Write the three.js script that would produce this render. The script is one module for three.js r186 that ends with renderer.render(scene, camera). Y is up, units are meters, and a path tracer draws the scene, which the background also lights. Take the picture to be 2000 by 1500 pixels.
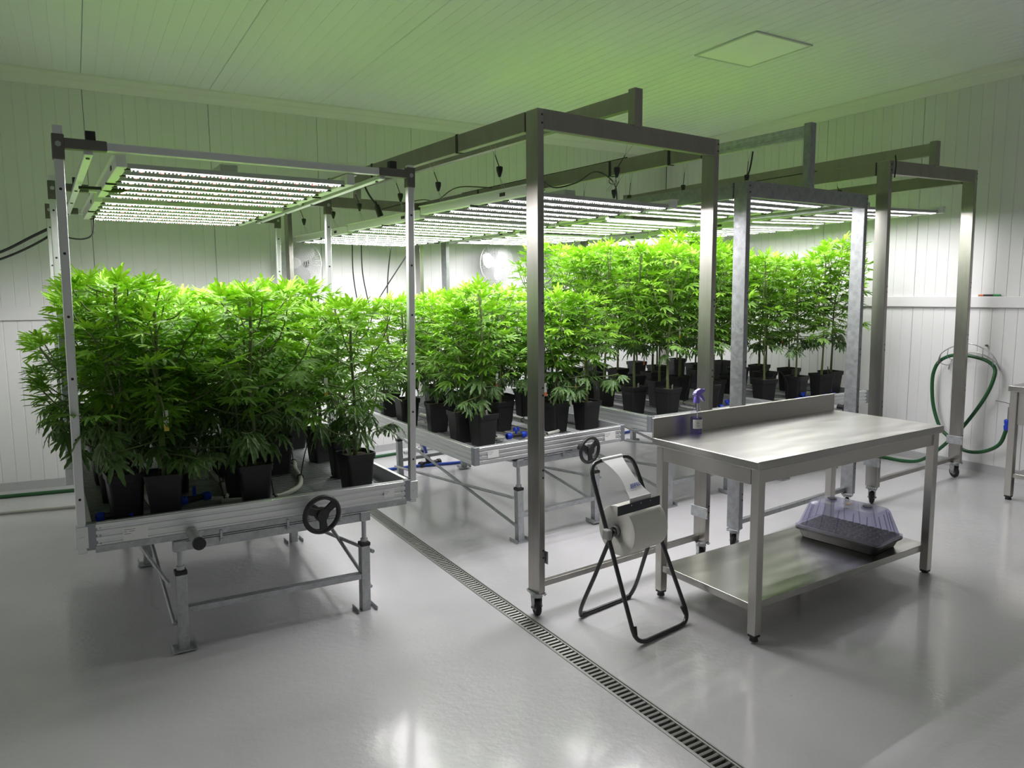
import * as THREE from 'three';
import { RoundedBoxGeometry } from 'three/addons/geometries/RoundedBoxGeometry.js';
import { mergeGeometries } from 'three/addons/utils/BufferGeometryUtils.js';
import { RectAreaLightUniformsLib } from 'three/addons/lights/RectAreaLightUniformsLib.js';
import { FontLoader } from 'three/addons/loaders/FontLoader.js';
import { TextGeometry } from 'three/addons/geometries/TextGeometry.js';

// ---------------------------------------------------------------- camera, exposure
RectAreaLightUniformsLib.init();
const scene = new THREE.Scene();
scene.background = new THREE.Color(0x000000);
const renderer = new THREE.WebGLRenderer({ antialias: true });
renderer.toneMapping = THREE.LinearToneMapping;
renderer.toneMappingExposure = 1.36;
renderer.shadowMap.enabled = true;
const R = Math.PI / 180;
const camera = new THREE.PerspectiveCamera(2 * Math.atan(750 / 1430) / R, 2000 / 1500, 0.05, 60);
camera.rotation.order = 'YXZ';
camera.position.set(0, 1.75, 0);
camera.rotation.set(-7.03 * R, -30.63 * R, -0.37 * R);
const GROW = 128;                                   // radiance of the grow lamps
const WARM = new THREE.Color(1.0, 0.962, 1.0);   // their white

// ---------------------------------------------------------------- helpers
let seed = 7;
const rnd = () => { seed = (seed * 1664525 + 1013904223) >>> 0; return seed / 4294967296; };
const rr = (a, b) => a + (b - a) * rnd();
const V = (x, y, z) => new THREE.Vector3(x, y, z);
const SLOPE = 0.026, XD = 1.965;                   // the floor falls to the drain from both sides
const fl = (x) => SLOPE * Math.max(0, Math.abs(x - XD) - 0.055);
const used = {};
function numbered(n) { const k = used[n] = (used[n] ?? -1) + 1; return k ? n + '_' + String(k).padStart(3, '0') : n; }
function tag(o, label, category, group) { o.userData.label = label; o.userData.category = category; if (group) o.userData.group = group; return o; }
function thing(name, label, category, p = [0, 0, 0], turn = 0, group, tilt = 0) {
  const o = new THREE.Group(); o.name = numbered(name); scene.add(o);
  o.position.set(...p);
  o.quaternion.setFromEuler(new THREE.Euler(0, 0, tilt)).multiply(new THREE.Quaternion().setFromEuler(new THREE.Euler(0, turn, 0)));
  return tag(o, label, category, group);
}
function clean(g) {
  const n = g.index ? g.toNonIndexed() : g;
  for (const k of Object.keys(n.attributes)) if (!['position', 'normal', 'uv'].includes(k)) n.deleteAttribute(k);
  n.morphAttributes = {};
  return n;
}
// uv in metres by the dominant axis of the face normal
function metric(g) {
  const p = g.attributes.position, n = g.attributes.normal, uv = new Float32Array(p.count * 2);
  for (let i = 0; i < p.count; i++) {
    const ax = Math.abs(n.getX(i)), ay = Math.abs(n.getY(i)), az = Math.abs(n.getZ(i)), x = p.getX(i), y = p.getY(i), z = p.getZ(i);
    if (ay >= ax && ay >= az) { uv[2 * i] = x; uv[2 * i + 1] = z; } else if (ax >= az) { uv[2 * i] = z; uv[2 * i + 1] = y; } else { uv[2 * i] = x; uv[2 * i + 1] = y; }
  }
  g.setAttribute('uv', new THREE.BufferAttribute(uv, 2));
  return g;
}
function merge(list, keepUV) { const g = mergeGeometries(list.map(clean)); return keepUV ? g : metric(g); }
function mesh(name, geos, mat, parent, label, keepUV) {
  const g = Array.isArray(geos) ? merge(geos, keepUV) : (keepUV ? geos : metric(clean(geos)));
  const m = new THREE.Mesh(g, mat); m.name = parent ? name : numbered(name);
  m.castShadow = m.receiveShadow = true;
  (parent || scene).add(m);
  if (label) m.userData.label = label;
  return m;
}
const part = mesh;
function struct(name, parent) { const o = new THREE.Group(); o.name = name; (parent || scene).add(o); if (!parent) o.userData.kind = 'structure'; return o; }
const at = (g, x, y, z) => g.translate(x, y, z);
const box = (w, h, d, x = 0, y = 0, z = 0) => new THREE.BoxGeometry(w, h, d).translate(x, y, z);
const rbox = (w, h, d, x = 0, y = 0, z = 0, r = 0.003, s = 1) => new RoundedBoxGeometry(w, h, d, s, Math.min(r, w / 2.1, h / 2.1, d / 2.1)).translate(x, y, z);
function between(g, a, b) {                        // g runs along +y from 0 to 1 (already scaled); place it from a towards b
  const d = b.clone().sub(a), q = new THREE.Quaternion().setFromUnitVectors(V(0, 1, 0), d.clone().normalize());
  return g.applyQuaternion(q).translate(a.x, a.y, a.z);
}
function rod(a, b, r, n = 10, r2 = r) { const A = V(...a), B = V(...b), L = A.distanceTo(B); return between(new THREE.CylinderGeometry(r2, r, L, n).translate(0, L / 2, 0), A, B); }
function bar(a, b, w, d) { const A = V(...a), B = V(...b), L = A.distanceTo(B); return between(new RoundedBoxGeometry(w, L, d, 1, 0.002).translate(0, L / 2, 0), A, B); }
function tube(pts, r, n = 40, m = 8, closed = false) { return new THREE.TubeGeometry(new THREE.CatmullRomCurve3(pts.map((p) => V(...p)), closed, 'centripetal'), n, r, m, closed); }
function loft(rings, capA = true, capB = true) {   // rings: arrays of [x,y,z] of the same length
  const n = rings[0].length, pos = [], tri = (a, b, c) => pos.push(...a, ...b, ...c);
  for (let i = 0; i + 1 < rings.length; i++) for (let k = 0; k < n; k++) {
    const a = rings[i][k], b = rings[i][(k + 1) % n], c = rings[i + 1][(k + 1) % n], d = rings[i + 1][k];
    tri(a, c, b); tri(a, d, c);
  }
  const cap = (r, flip) => { const c = [0, 1, 2].map((j) => r.reduce((s, p) => s + p[j], 0) / n); for (let k = 0; k < n; k++) flip ? tri(c, r[(k + 1) % n], r[k]) : tri(c, r[k], r[(k + 1) % n]); };
  if (capA) cap(rings[0], false); if (capB) cap(rings[rings.length - 1], true);
  const g = new THREE.BufferGeometry(); g.setAttribute('position', new THREE.Float32BufferAttribute(pos, 3)); g.computeVertexNormals();
  g.setAttribute('uv', new THREE.Float32BufferAttribute(new Float32Array(pos.length / 3 * 2), 2));
  return g;
}
function rsquare(w, d, r, y, m = 4) {              // ring of a rounded rectangle, counter-clockwise seen from above
  const out = [], c = [[1, 1], [-1, 1], [-1, -1], [1, -1]];
  for (let q = 0; q < 4; q++) for (let k = 0; k < m; k++) {
    const a = (q * 90 + 90 * k / (m - 1)) * R;
    out.push([c[q][0] * (w / 2 - r) + r * Math.cos(a), y, c[q][1] * (d / 2 - r) + r * Math.sin(a)]);
  }
  return out;
}
function extr(pts, depth, bevel = 0) {
  const s = new THREE.Shape(pts.map((p) => new THREE.Vector2(...p)));
  return new THREE.ExtrudeGeometry(s, { depth, bevelEnabled: bevel > 0, bevelSize: bevel, bevelThickness: bevel, bevelSegments: 1, curveSegments: 12 });
}

// ---------------------------------------------------------------- textures
function hash(x, y, s) { let h = (x * 374761393 + y * 668265263 + s * 974634777) | 0; h = Math.imul(h ^ (h >>> 13), 1274126177); return ((h ^ (h >>> 16)) >>> 0) / 4294967296; }
function vnoise(x, y, px, py, s) {                  // tiling value noise
  const xi = Math.floor(x), yi = Math.floor(y), u = x - xi, v = y - yi, a = u * u * (3 - 2 * u), b = v * v * (3 - 2 * v), m = (k, n) => ((k % n) + n) % n;
  const h = (i, j) => hash(m(i, px), m(j, py), s);
  return (h(xi, yi) * (1 - a) + h(xi + 1, yi) * a) * (1 - b) + (h(xi, yi + 1) * (1 - a) + h(xi + 1, yi + 1) * a) * b;
}
function tex(size, f, metres, srgb) {
  const data = new Uint8Array(size * size * 4);
  for (let y = 0; y < size; y++) for (let x = 0; x < size; x++) {
    const c = f(x / size, y / size), i = (y * size + x) * 4;
    const a = Array.isArray(c) ? c : [c, c, c];
    for (let k = 0; k < 3; k++) data[i + k] = Math.max(0, Math.min(255, a[k] * 255));
    data[i + 3] = 255;
  }
  const t = new THREE.DataTexture(data, size, size); t.wrapS = t.wrapT = THREE.RepeatWrapping; t.magFilter = THREE.LinearFilter; t.minFilter = THREE.LinearMipmapLinearFilter; t.generateMipmaps = true;
  if (srgb) t.colorSpace = THREE.SRGBColorSpace;
  const k = Array.isArray(metres) ? metres : [metres, metres];
  t.repeat.set(1 / k[0], 1 / k[1]); t.needsUpdate = true; return t;
}
const fbm = (x, y, n, s) => 0.5 * vnoise(x * n, y * n, n, n, s) + 0.3 * vnoise(x * n * 2, y * n * 2, n * 2, n * 2, s + 1) + 0.2 * vnoise(x * n * 4, y * n * 4, n * 4, n * 4, s + 2);
const orange = tex(512, (x, y) => fbm(x, y, 40, 3), 1.0);
const floorRough = tex(512, (x, y) => 0.42 + 0.36 * fbm(x, y, 6, 11) + 0.14 * fbm(x, y, 60, 5), 1.7);
const floorTone = tex(512, (x, y) => { const v = 0.90 + 0.10 * fbm(x, y, 4, 21); return [v, v, v]; }, 2.3, true);
const brushed = (s, amt, base) => tex(512, (x, y) => base + amt * (0.6 * vnoise(x * 6, y * 170, 6, 170, s) + 0.4 * fbm(x, y, 7, s + 3) - 0.5), [0.6, 0.35]);
const brushV = (s, amt, base) => tex(512, (x, y) => base + amt * (0.6 * vnoise(x * 170, y * 6, 170, 6, s) + 0.4 * fbm(x, y, 7, s + 3) - 0.5), [0.35, 0.6]);
const swirlTone = tex(512, (x, y) => { const v = 0.80 + 0.20 * vnoise(x * 4 + 0.8 * fbm(x, y, 4, 9), y * 14 + 2 * fbm(x, y, 4, 29), 4, 14, 12); return [v, v, v * 0.995]; }, [1.1, 0.8], true);
const spangle = tex(512, (x, y) => {                // galvanised crystals
  let best = 9, id = 0; const n = 26, X = x * n, Y = y * n, m = (k) => ((k % n) + n) % n;
  for (let j = -1; j < 2; j++) for (let i = -1; i < 2; i++) { const cx = Math.floor(X) + i, cy = Math.floor(Y) + j, d = Math.hypot(cx + hash(m(cx), m(cy), 1) - X, cy + hash(m(cx), m(cy), 2) - Y); if (d < best) { best = d; id = hash(m(cx), m(cy), 3); } }
  return 0.50 + 0.16 * id;
}, 0.3);
const spangleTone = tex(256, (x, y) => { const v = 0.80 + 0.2 * fbm(x, y, 10, 31); return [v, v, v]; }, 0.3, true);
const stainTone = tex(512, (x, y) => { const v = 0.90 + 0.10 * (0.3 * vnoise(x * 60, y * 3, 60, 3, 8) + 0.7 * fbm(x, y, 6, 9)); return [v, v, v * 0.99]; }, [0.4, 0.9], true);
const grit = tex(256, (x, y) => { const v = fbm(x, y, 24, 41), w = vnoise(x * 60, y * 60, 60, 60, 5) > 0.72 ? 0.62 : 0; const b = 0.16 + 0.22 * v + w * 0.6; return [b, b * 0.9, b * 0.72]; }, 0.15, true);
const plasticBump = tex(256, (x, y) => fbm(x, y, 50, 51), 0.2);
const paperBump = tex(256, (x, y) => fbm(x, y, 30, 61), 0.1);
const leafTone = tex(256, (x, y) => { const v = 0.82 + 0.18 * fbm(x, y, 10, 71), k = 0.96 + 0.06 * fbm(x, y, 5, 72); return [v * k, v, v * k]; }, 0.3, true);

// ---------------------------------------------------------------- materials
const std = (o) => new THREE.MeshPhysicalMaterial(o);
const lin = (r, g, b) => new THREE.Color().setRGB(r, g, b);
const M = {
  panel: std({ color: lin(0.755, 0.75, 0.755), roughness: 0.42, specularIntensity: 0.6 }),
  panelCeil: std({ color: lin(0.81, 0.815, 0.85), roughness: 0.36, specularIntensity: 0.7 }),
  trim: std({ color: lin(0.74, 0.74, 0.70), roughness: 0.4 }),
  rail: std({ color: lin(0.74, 0.73, 0.74), roughness: 0.38 }),
  coving: std({ color: lin(0.40, 0.40, 0.41), roughness: 0.35 }),
  joint: std({ color: lin(0.06, 0.06, 0.055), roughness: 0.9 }),
  floor: std({ color: lin(0.60, 0.59, 0.61), map: floorTone, roughness: 0.55, roughnessMap: floorRough, bumpMap: orange, bumpScale: 0.0016, clearcoat: 0.6, clearcoatRoughness: 0.12 }),
  drain: std({ color: lin(0.30, 0.30, 0.285), roughness: 0.5, metalness: 0.55 }),
  drainDark: std({ color: lin(0.03, 0.03, 0.028), roughness: 0.7 }),
  steel: std({ color: lin(0.60, 0.575, 0.545), metalness: 1, roughness: 0.58, roughnessMap: brushed(5, 0.14, 0.6) }),
  steelTop: std({ color: lin(0.60, 0.585, 0.565), metalness: 1, roughness: 0.31, map: swirlTone }),
  steelShelf: std({ color: lin(0.66, 0.645, 0.61), metalness: 1, roughness: 0.27, map: swirlTone }),
  rack: std({ color: lin(0.42, 0.405, 0.385), metalness: 1, roughness: 0.56, map: stainTone, roughnessMap: brushV(12, 0.10, 0.55) }),
  rackBeam: std({ color: lin(0.36, 0.34, 0.315), metalness: 1, roughness: 0.62, map: stainTone, roughnessMap: brushed(14, 0.12, 0.6) }),
  greyRack: std({ color: lin(0.42, 0.43, 0.45), metalness: 0.85, roughness: 0.75, roughnessMap: spangle, map: spangleTone }),
  galv: std({ color: lin(0.58, 0.60, 0.62), metalness: 0.9, roughness: 0.9, roughnessMap: spangle, map: spangleTone }),
  alu: std({ color: lin(0.72, 0.73, 0.74), metalness: 0.75, roughness: 0.5, roughnessMap: brushed(22, 0.2, 0.75) }),
  aluDark: std({ color: lin(0.30, 0.32, 0.345), metalness: 0.6, roughness: 0.5 }),
  clamp: std({ color: lin(0.16, 0.15, 0.14), metalness: 0.7, roughness: 0.5 }),
  fixture: std({ color: lin(0.72, 0.73, 0.71), roughness: 0.4, metalness: 0.2 }),
  barBody: std({ color: lin(0.45, 0.46, 0.47), roughness: 0.5, metalness: 0.3 }),
  strip: std({ color: lin(0.9, 0.9, 0.9), roughness: 0.5, emissive: WARM, emissiveIntensity: 2.2 }),
  redDiode: std({ color: lin(0.5, 0.08, 0.08), roughness: 0.4, emissive: lin(1, 0.12, 0.14), emissiveIntensity: 0.45 }),
  black: std({ color: lin(0.014, 0.014, 0.015), roughness: 0.45 }),
  rubber: std({ color: lin(0.018, 0.018, 0.019), roughness: 0.75 }),
  wheelGrey: std({ color: lin(0.30, 0.30, 0.31), roughness: 0.45, metalness: 0.4 }),
  pot: std({ color: lin(0.0105, 0.0108, 0.0115), roughness: 0.5, bumpMap: plasticBump, bumpScale: 0.0004 }),
  soil: std({ color: 0xffffff, map: grit, roughness: 0.95, bumpMap: grit, bumpScale: 0.004 }),
  stem: std({ color: lin(0.12, 0.15, 0.055), roughness: 0.6 }),
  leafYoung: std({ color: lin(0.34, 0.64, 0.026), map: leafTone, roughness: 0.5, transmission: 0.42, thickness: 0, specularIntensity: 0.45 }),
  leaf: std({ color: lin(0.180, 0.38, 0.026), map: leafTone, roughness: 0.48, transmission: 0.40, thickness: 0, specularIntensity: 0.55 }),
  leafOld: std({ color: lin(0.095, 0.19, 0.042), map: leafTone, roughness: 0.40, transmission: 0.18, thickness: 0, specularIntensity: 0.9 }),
  tagWhite: std({ color: lin(0.75, 0.75, 0.72), roughness: 0.5 }),
  tagYellow: std({ color: lin(0.70, 0.52, 0.06), roughness: 0.5 }),
  tagOrange: std({ color: lin(0.62, 0.16, 0.05), roughness: 0.5 }),
  blue: std({ color: lin(0.008, 0.045, 0.50), roughness: 0.38 }),
  whitePipe: std({ color: lin(0.52, 0.52, 0.47), roughness: 0.45 }),
  greenHose: std({ color: lin(0.012, 0.085, 0.024), roughness: 0.42 }),
  greenHoseLight: std({ color: lin(0.03, 0.22, 0.075), roughness: 0.42 }),
  blueHose: std({ color: lin(0.015, 0.06, 0.36), roughness: 0.42 }),
  fan: std({ color: lin(0.62, 0.62, 0.635), roughness: 0.4 }),
  diffuser: std({ color: lin(0.92, 0.92, 0.91), roughness: 0.5 }),
  lightFrame: std({ color: lin(0.62, 0.63, 0.62), roughness: 0.35, metalness: 0.4 }),
  paper: std({ color: lin(0.78, 0.765, 0.71), roughness: 0.95, bumpMap: paperBump, bumpScale: 0.0012, sheen: 0.2 }),
  core: std({ color: lin(0.22, 0.22, 0.22), roughness: 0.6 }),
  plateWhite: std({ color: lin(0.70, 0.70, 0.695), roughness: 0.4 }),
  blade: std({ color: lin(0.055, 0.06, 0.068), roughness: 0.42, metalness: 0.3 }),
  standPaint: std({ color: lin(0.022, 0.024, 0.025), roughness: 0.32, clearcoat: 0.3 }),
  pvcGrey: std({ color: lin(0.33, 0.335, 0.34), roughness: 0.45 }),
  inkBlue: std({ color: lin(0.02, 0.05, 0.28), roughness: 0.5 }),
  purple: std({ color: lin(0.235, 0.16, 0.70), roughness: 0.32, transmission: 0.12, thickness: 0 }),
  bottle: std({ color: lin(0.90, 0.90, 0.97), roughness: 0.05, transmission: 1, thickness: 0 }),
  liquid: std({ color: lin(0.60, 0.56, 0.93), roughness: 0.02, transmission: 1, thickness: 0.06, ior: 1.33, attenuationColor: lin(0.22, 0.18, 0.72), attenuationDistance: 0.22 }),
  dome: std({ color: lin(0.72, 0.72, 0.86), roughness: 0.12, transmission: 0.80, thickness: 0, ior: 1.5 }),
  seedTray: std({ color: lin(0.018, 0.018, 0.020), roughness: 0.33 }),
  wire: std({ color: lin(0.45, 0.45, 0.45), metalness: 1, roughness: 0.35 }),
  peat: std({ color: lin(0.022, 0.018, 0.014), roughness: 0.95 }),
  labelPink: std({ color: lin(0.72, 0.52, 0.44), roughness: 0.6 }),
  penGreen: std({ color: lin(0.03, 0.32, 0.07), roughness: 0.35 }),
};
for (const k of ['panel', 'panelCeil']) { M[k].bumpMap = orange; M[k].bumpScale = 0.00025; }

// ---------------------------------------------------------------- the room
const X0 = -1.4, X1 = 6.83, Z0 = -7.5, Z1 = 1.5, HC = 3.61, PW = 1.012;
function panelGeo(w, h, n) {                       // a profiled sandwich-panel skin: fine grooves, chamfered long edges
  const p = [[0.0015, 0.055], [0.0015, 0.004], [0.006, 0]], s = w / n;
  for (let k = 1; k < n; k++) { const u = k * s; p.push([u - 0.005, 0], [u - 0.003, 0.0032], [u + 0.003, 0.0032], [u + 0.005, 0]); }
  p.push([w - 0.006, 0], [w - 0.0015, 0.004], [w - 0.0015, 0.055]);
  return metric(clean(extr(p, h).rotateX(-Math.PI / 2)));   // front faces +z
}
function panelRun(parent, from, to, first, h, place, mat) {  // panels along u with joints at first + k * PW
  const cache = {};
  for (let u = first + Math.floor((from - first) / PW) * PW; u < to - 1e-6; u += PW) {
    const a = Math.max(u, from), b = Math.min(u + PW, to), w = b - a; if (w < 0.03) continue;
    const key = w.toFixed(3), g = cache[key] ??= panelGeo(w, h, Math.max(1, Math.round(w / PW * 10)));
    const m = new THREE.Mesh(g, mat); m.name = 'panel'; m.castShadow = m.receiveShadow = true; place(m, a, b); parent.add(m);
  }
}
const coveShape = [[0, 0], [0.14, 0], [0.136, -0.014], [0.082, -0.042], [0.074, -0.054], [0.016, -0.098], [0, -0.1]];
const skirtShape = [[0, -0.05], [0, 0.1], [0.012, 0.1], [0.018, 0.07], [0.028, 0.03], [0.06, 0.0], [0.06, -0.05]];
{ const w = struct('wall_back');
  mesh('wall_core', box(X1 - X0 + 0.4, HC + 0.3, 0.1, (X0 + X1) / 2, HC / 2, Z0 - 0.11), M.joint, w);
  panelRun(w, X0, X1, 0.17, HC + 0.05, (m, a) => m.position.set(a, -0.05, Z0), M.panel); }
{ const w = struct('wall_right');
  mesh('wall_core', box(0.1, HC + 0.3, Z1 - Z0, X1 + 0.11, HC / 2, (Z0 + Z1) / 2), M.joint, w);
  panelRun(w, Z0, Z1, Z0 + 0.4, HC + 0.05, (m, a) => { m.position.set(X1, -0.05, a); m.rotation.y = -Math.PI / 2; }, M.panel); }
{ const w = struct('wall_left');
  mesh('wall_core', box(0.1, HC + 0.3, Z1 - Z0, X0 - 0.11, HC / 2, (Z0 + Z1) / 2), M.joint, w);
  panelRun(w, Z0, Z1, Z0 + 0.4, HC + 0.05, (m, a, b) => { m.position.set(X0, -0.05, b); m.rotation.y = Math.PI / 2; }, M.panel); }
{ const w = struct('wall_front');
  mesh('wall_core', box(X1 - X0 + 0.4, HC + 0.3, 0.1, (X0 + X1) / 2, HC / 2, Z1 + 0.11), M.joint, w);
  panelRun(w, X0, X1, 0.17, HC + 0.05, (m, a, b) => { m.position.set(b, -0.05, Z1); m.rotation.y = Math.PI; }, M.panel); }
{ const w = struct('ceiling');
  mesh('ceiling_core', box(X1 - X0 + 0.4, 0.1, Z1 - Z0 + 0.4, (X0 + X1) / 2, HC + 0.11, (Z0 + Z1) / 2), M.joint, w);
  panelRun(w, X0, X1, 0.17, Z1 - Z0, (m, a) => { m.position.set(a, HC, Z0); m.rotation.x = Math.PI / 2; }, M.panelCeil); }
{ const f = struct('floor');
  const side = (xa, xb) => { const p = [[xa, fl(xa)], [xa, -0.16], [xb, -0.16], [xb, fl(xb)]]; return extr(xa < xb ? p : p.reverse(), Z1 - Z0 + 0.2).translate(0, 0, Z0 - 0.1); };
  mesh('floor_slab', [side(X0 - 0.1, XD - 0.055)], M.floor, f);
  mesh('floor_slab', [side(XD + 0.055, X1 + 0.1)], M.floor, f);
  mesh('floor_slab', [box(0.11, 0.16, Z1 + 0.9, XD, -0.08, (Z1 - 0.9) / 2)], M.floor, f); }
function trimRun(n, shape, mat, right, y) {        // along the back wall and the right wall
  const o = struct(n);
  if (right) mesh('trim_length', extr(shape, Z1 - Z0).rotateY(Math.PI).translate(X1, y(X1), Z1), mat, o);
  else { const g = extr(shape, X1 - X0, 0).rotateY(Math.PI / 2).scale(1, 1, -1).translate(X0, 0, Z0);
    mesh('trim_length', y === 'slope' ? slopeFit(g) : g.translate(0, y(0), 0), mat, o); }
  return o;
}
function slopeFit(g) { const p = g.attributes.position; for (let i = 0; i < p.count; i++) p.setY(i, p.getY(i) + fl(p.getX(i))); return g; }
{ // the shapes run along z; mirror by hand so that they stick out into the room
  const backRun = (shape, y0, slope) => { const parts = []; const cuts = [X0, XD - 0.055, XD + 0.055, X1];
    for (let k = 0; k < 3; k++) { const a = cuts[k], b = cuts[k + 1], g = extr(shape.map(([d, y]) => [-d, y]).reverse(), b - a).rotateY(Math.PI / 2).translate(a, y0, Z0); parts.push(slope ? slopeFit(g) : g); } return parts; };
  const rightRun = (shape, y0) => extr(shape.map(([d, y]) => [-d, y]).reverse(), Z1 - Z0).translate(X1, y0, Z0);
  const c1 = struct('trim_1'); mesh('cove', backRun(coveShape, HC, false), M.trim, c1);
  const c2 = struct('trim_2'); mesh('cove', rightRun(coveShape, HC), M.trim, c2);
  const b1 = struct('baseboard_back'); mesh('skirting', backRun(skirtShape, 0, true), M.coving, b1);
  const b2 = struct('baseboard_right'); mesh('skirting', rightRun(skirtShape, fl(X1)), M.coving, b2);
  const r1 = struct('trim_3'); mesh('bump_rail', rbox(X1 - X0, 0.112, 0.028, (X0 + X1) / 2, 1.609, Z0 + 0.016, 0.006, 2), M.rail, r1);
  const r2 = struct('trim_4'); mesh('bump_rail', rbox(0.028, 0.098, Z1 - Z0 - 0.04, X1 - 0.016, 1.652, (Z0 + Z1) / 2 + 0.02, 0.006, 2), M.rail, r2);
}
{ // drain channel
  const d = thing('floor_drain', 'long narrow slotted grey drain grate running across the glossy floor', 'drain', [XD, 0, -0.9]);
  const L = 6.5;
  part('channel', [box(0.11, 0.01, L, 0, -0.10, -L / 2), box(0.004, 0.1, L, -0.052, -0.05, -L / 2), box(0.004, 0.1, L, 0.052, -0.05, -L / 2), box(0.11, 0.1, 0.004, 0, -0.05, -0.002), box(0.11, 0.1, 0.004, 0, -0.05, -L + 0.002)], M.drainDark, d);
  for (const s of [-1, 1]) part('edge_rail', [rbox(0.006, 0.03, L, s * 0.051, -0.0125, -L / 2, 0.0015), rbox(0.010, 0.022, L, s * 0.041, -0.011, -L / 2, 0.002)], M.drain, d);
  const g = metric(clean(new RoundedBoxGeometry(0.076, 0.02, 0.0125, 1, 0.002).rotateX(0.28)));
  for (let k = 0; k < 216; k++) { const m = new THREE.Mesh(g, M.drain); m.name = 'grate_bar'; m.castShadow = m.receiveShadow = true; m.position.set(0, -0.0125, -0.02 - k * 0.03); d.add(m); }
}
{ // ceiling light, off
  const c = thing('ceiling_light', 'square white ceiling light panel, switched off, in a slim grey frame', 'ceiling light', [4.638, HC, -4.15]);
  const s = 0.31; c.scale.set(1, 1, 1);
  part('frame', [rbox(2 * s, 0.012, 0.018, 0, -0.006, -s + 0.009), rbox(2 * s, 0.012, 0.018, 0, -0.006, s - 0.009), rbox(0.018, 0.012, 2 * s - 0.03, -s + 0.009, -0.006, 0), rbox(0.018, 0.012, 2 * s - 0.03, s - 0.009, -0.006, 0)], M.lightFrame, c);
  part('diffuser', box(2 * s - 0.03, 0.006, 2 * s - 0.03, 0, -0.004, 0), M.diffuser, c);
}

// ---------------------------------------------------------------- rolling benches
const ridge = (h, t, n = 4) => {                   // profile of a ribbed aluminium rail: [out, y]
  const p = [[-t, 0], [0, 0]], s = h / n;
  for (let k = 0; k < n; k++) p.push([0, k * s + s * 0.18], [0.0048, k * s + s * 0.28], [0.0048, k * s + s * 0.80], [0, k * s + s * 0.90]);
  p.push([0, h], [-t, h]);
  return p;
};
function handWheel(parent, x, y, z, r, turn) {
  const w = new THREE.Group(); w.name = 'hand_wheel'; w.position.set(x, y, z); w.rotation.set(0.06, turn, 0); parent.add(w);
  const spokes = [0.12, 2.2, 4.28].map((a) => { const A = V(0.02 * Math.sin(a), -0.02 * Math.cos(a), 0), B = V(r * Math.sin(a), -r * Math.cos(a), 0.004);
    const s = extr([[-0.030, 0], [-0.016, r * 0.45], [-0.019, r * 0.96], [0.019, r * 0.96], [0.016, r * 0.45], [0.030, 0]], 0.010, 0.002); return s.translate(0, 0, -0.005).rotateZ(Math.PI + a); });
  part('wheel_rim', new THREE.TorusGeometry(r, 0.0125, 12, 56), M.black, w);
  part('wheel_spoke', spokes, M.black, w);
  part('wheel_hub', [new THREE.CylinderGeometry(0.03, 0.036, 0.035, 24).rotateX(Math.PI / 2), new THREE.CylinderGeometry(0.022, 0.022, 0.10, 20).rotateX(Math.PI / 2).translate(0, 0, -0.055)], M.black, w);
  return w;
}
function sticker(parent, x, y, z, w, h, seedN, turn = 0) {
  const c = document.createElement('canvas'); c.width = 256; c.height = 128; const q = c.getContext('2d');
  q.fillStyle = '#f0f0ee'; q.fillRect(0, 0, 256, 128); q.fillStyle = '#4a4d52';
  const rows = [[14, 16, 80], [14, 36, 26], [66, 36, 54], [14, 58, 66], [100, 16, 30]];
  for (const [a, b, l] of rows) for (let k = 0; k < l; k += 5) q.fillRect(a + k, b + ((k * 7 + seedN) % 3), 4, 5);
  const t = new THREE.CanvasTexture(c); t.colorSpace = THREE.SRGBColorSpace;
  const m = new THREE.Mesh(new THREE.BoxGeometry(w, h, 0.001), std({ map: t, roughness: 0.5 })); m.name = 'sticker'; m.position.set(x, y, z); m.rotation.y = turn; m.castShadow = m.receiveShadow = true; parent.add(m);
  m.userData.label = 'white printed sticker'; return m;
}
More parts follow.
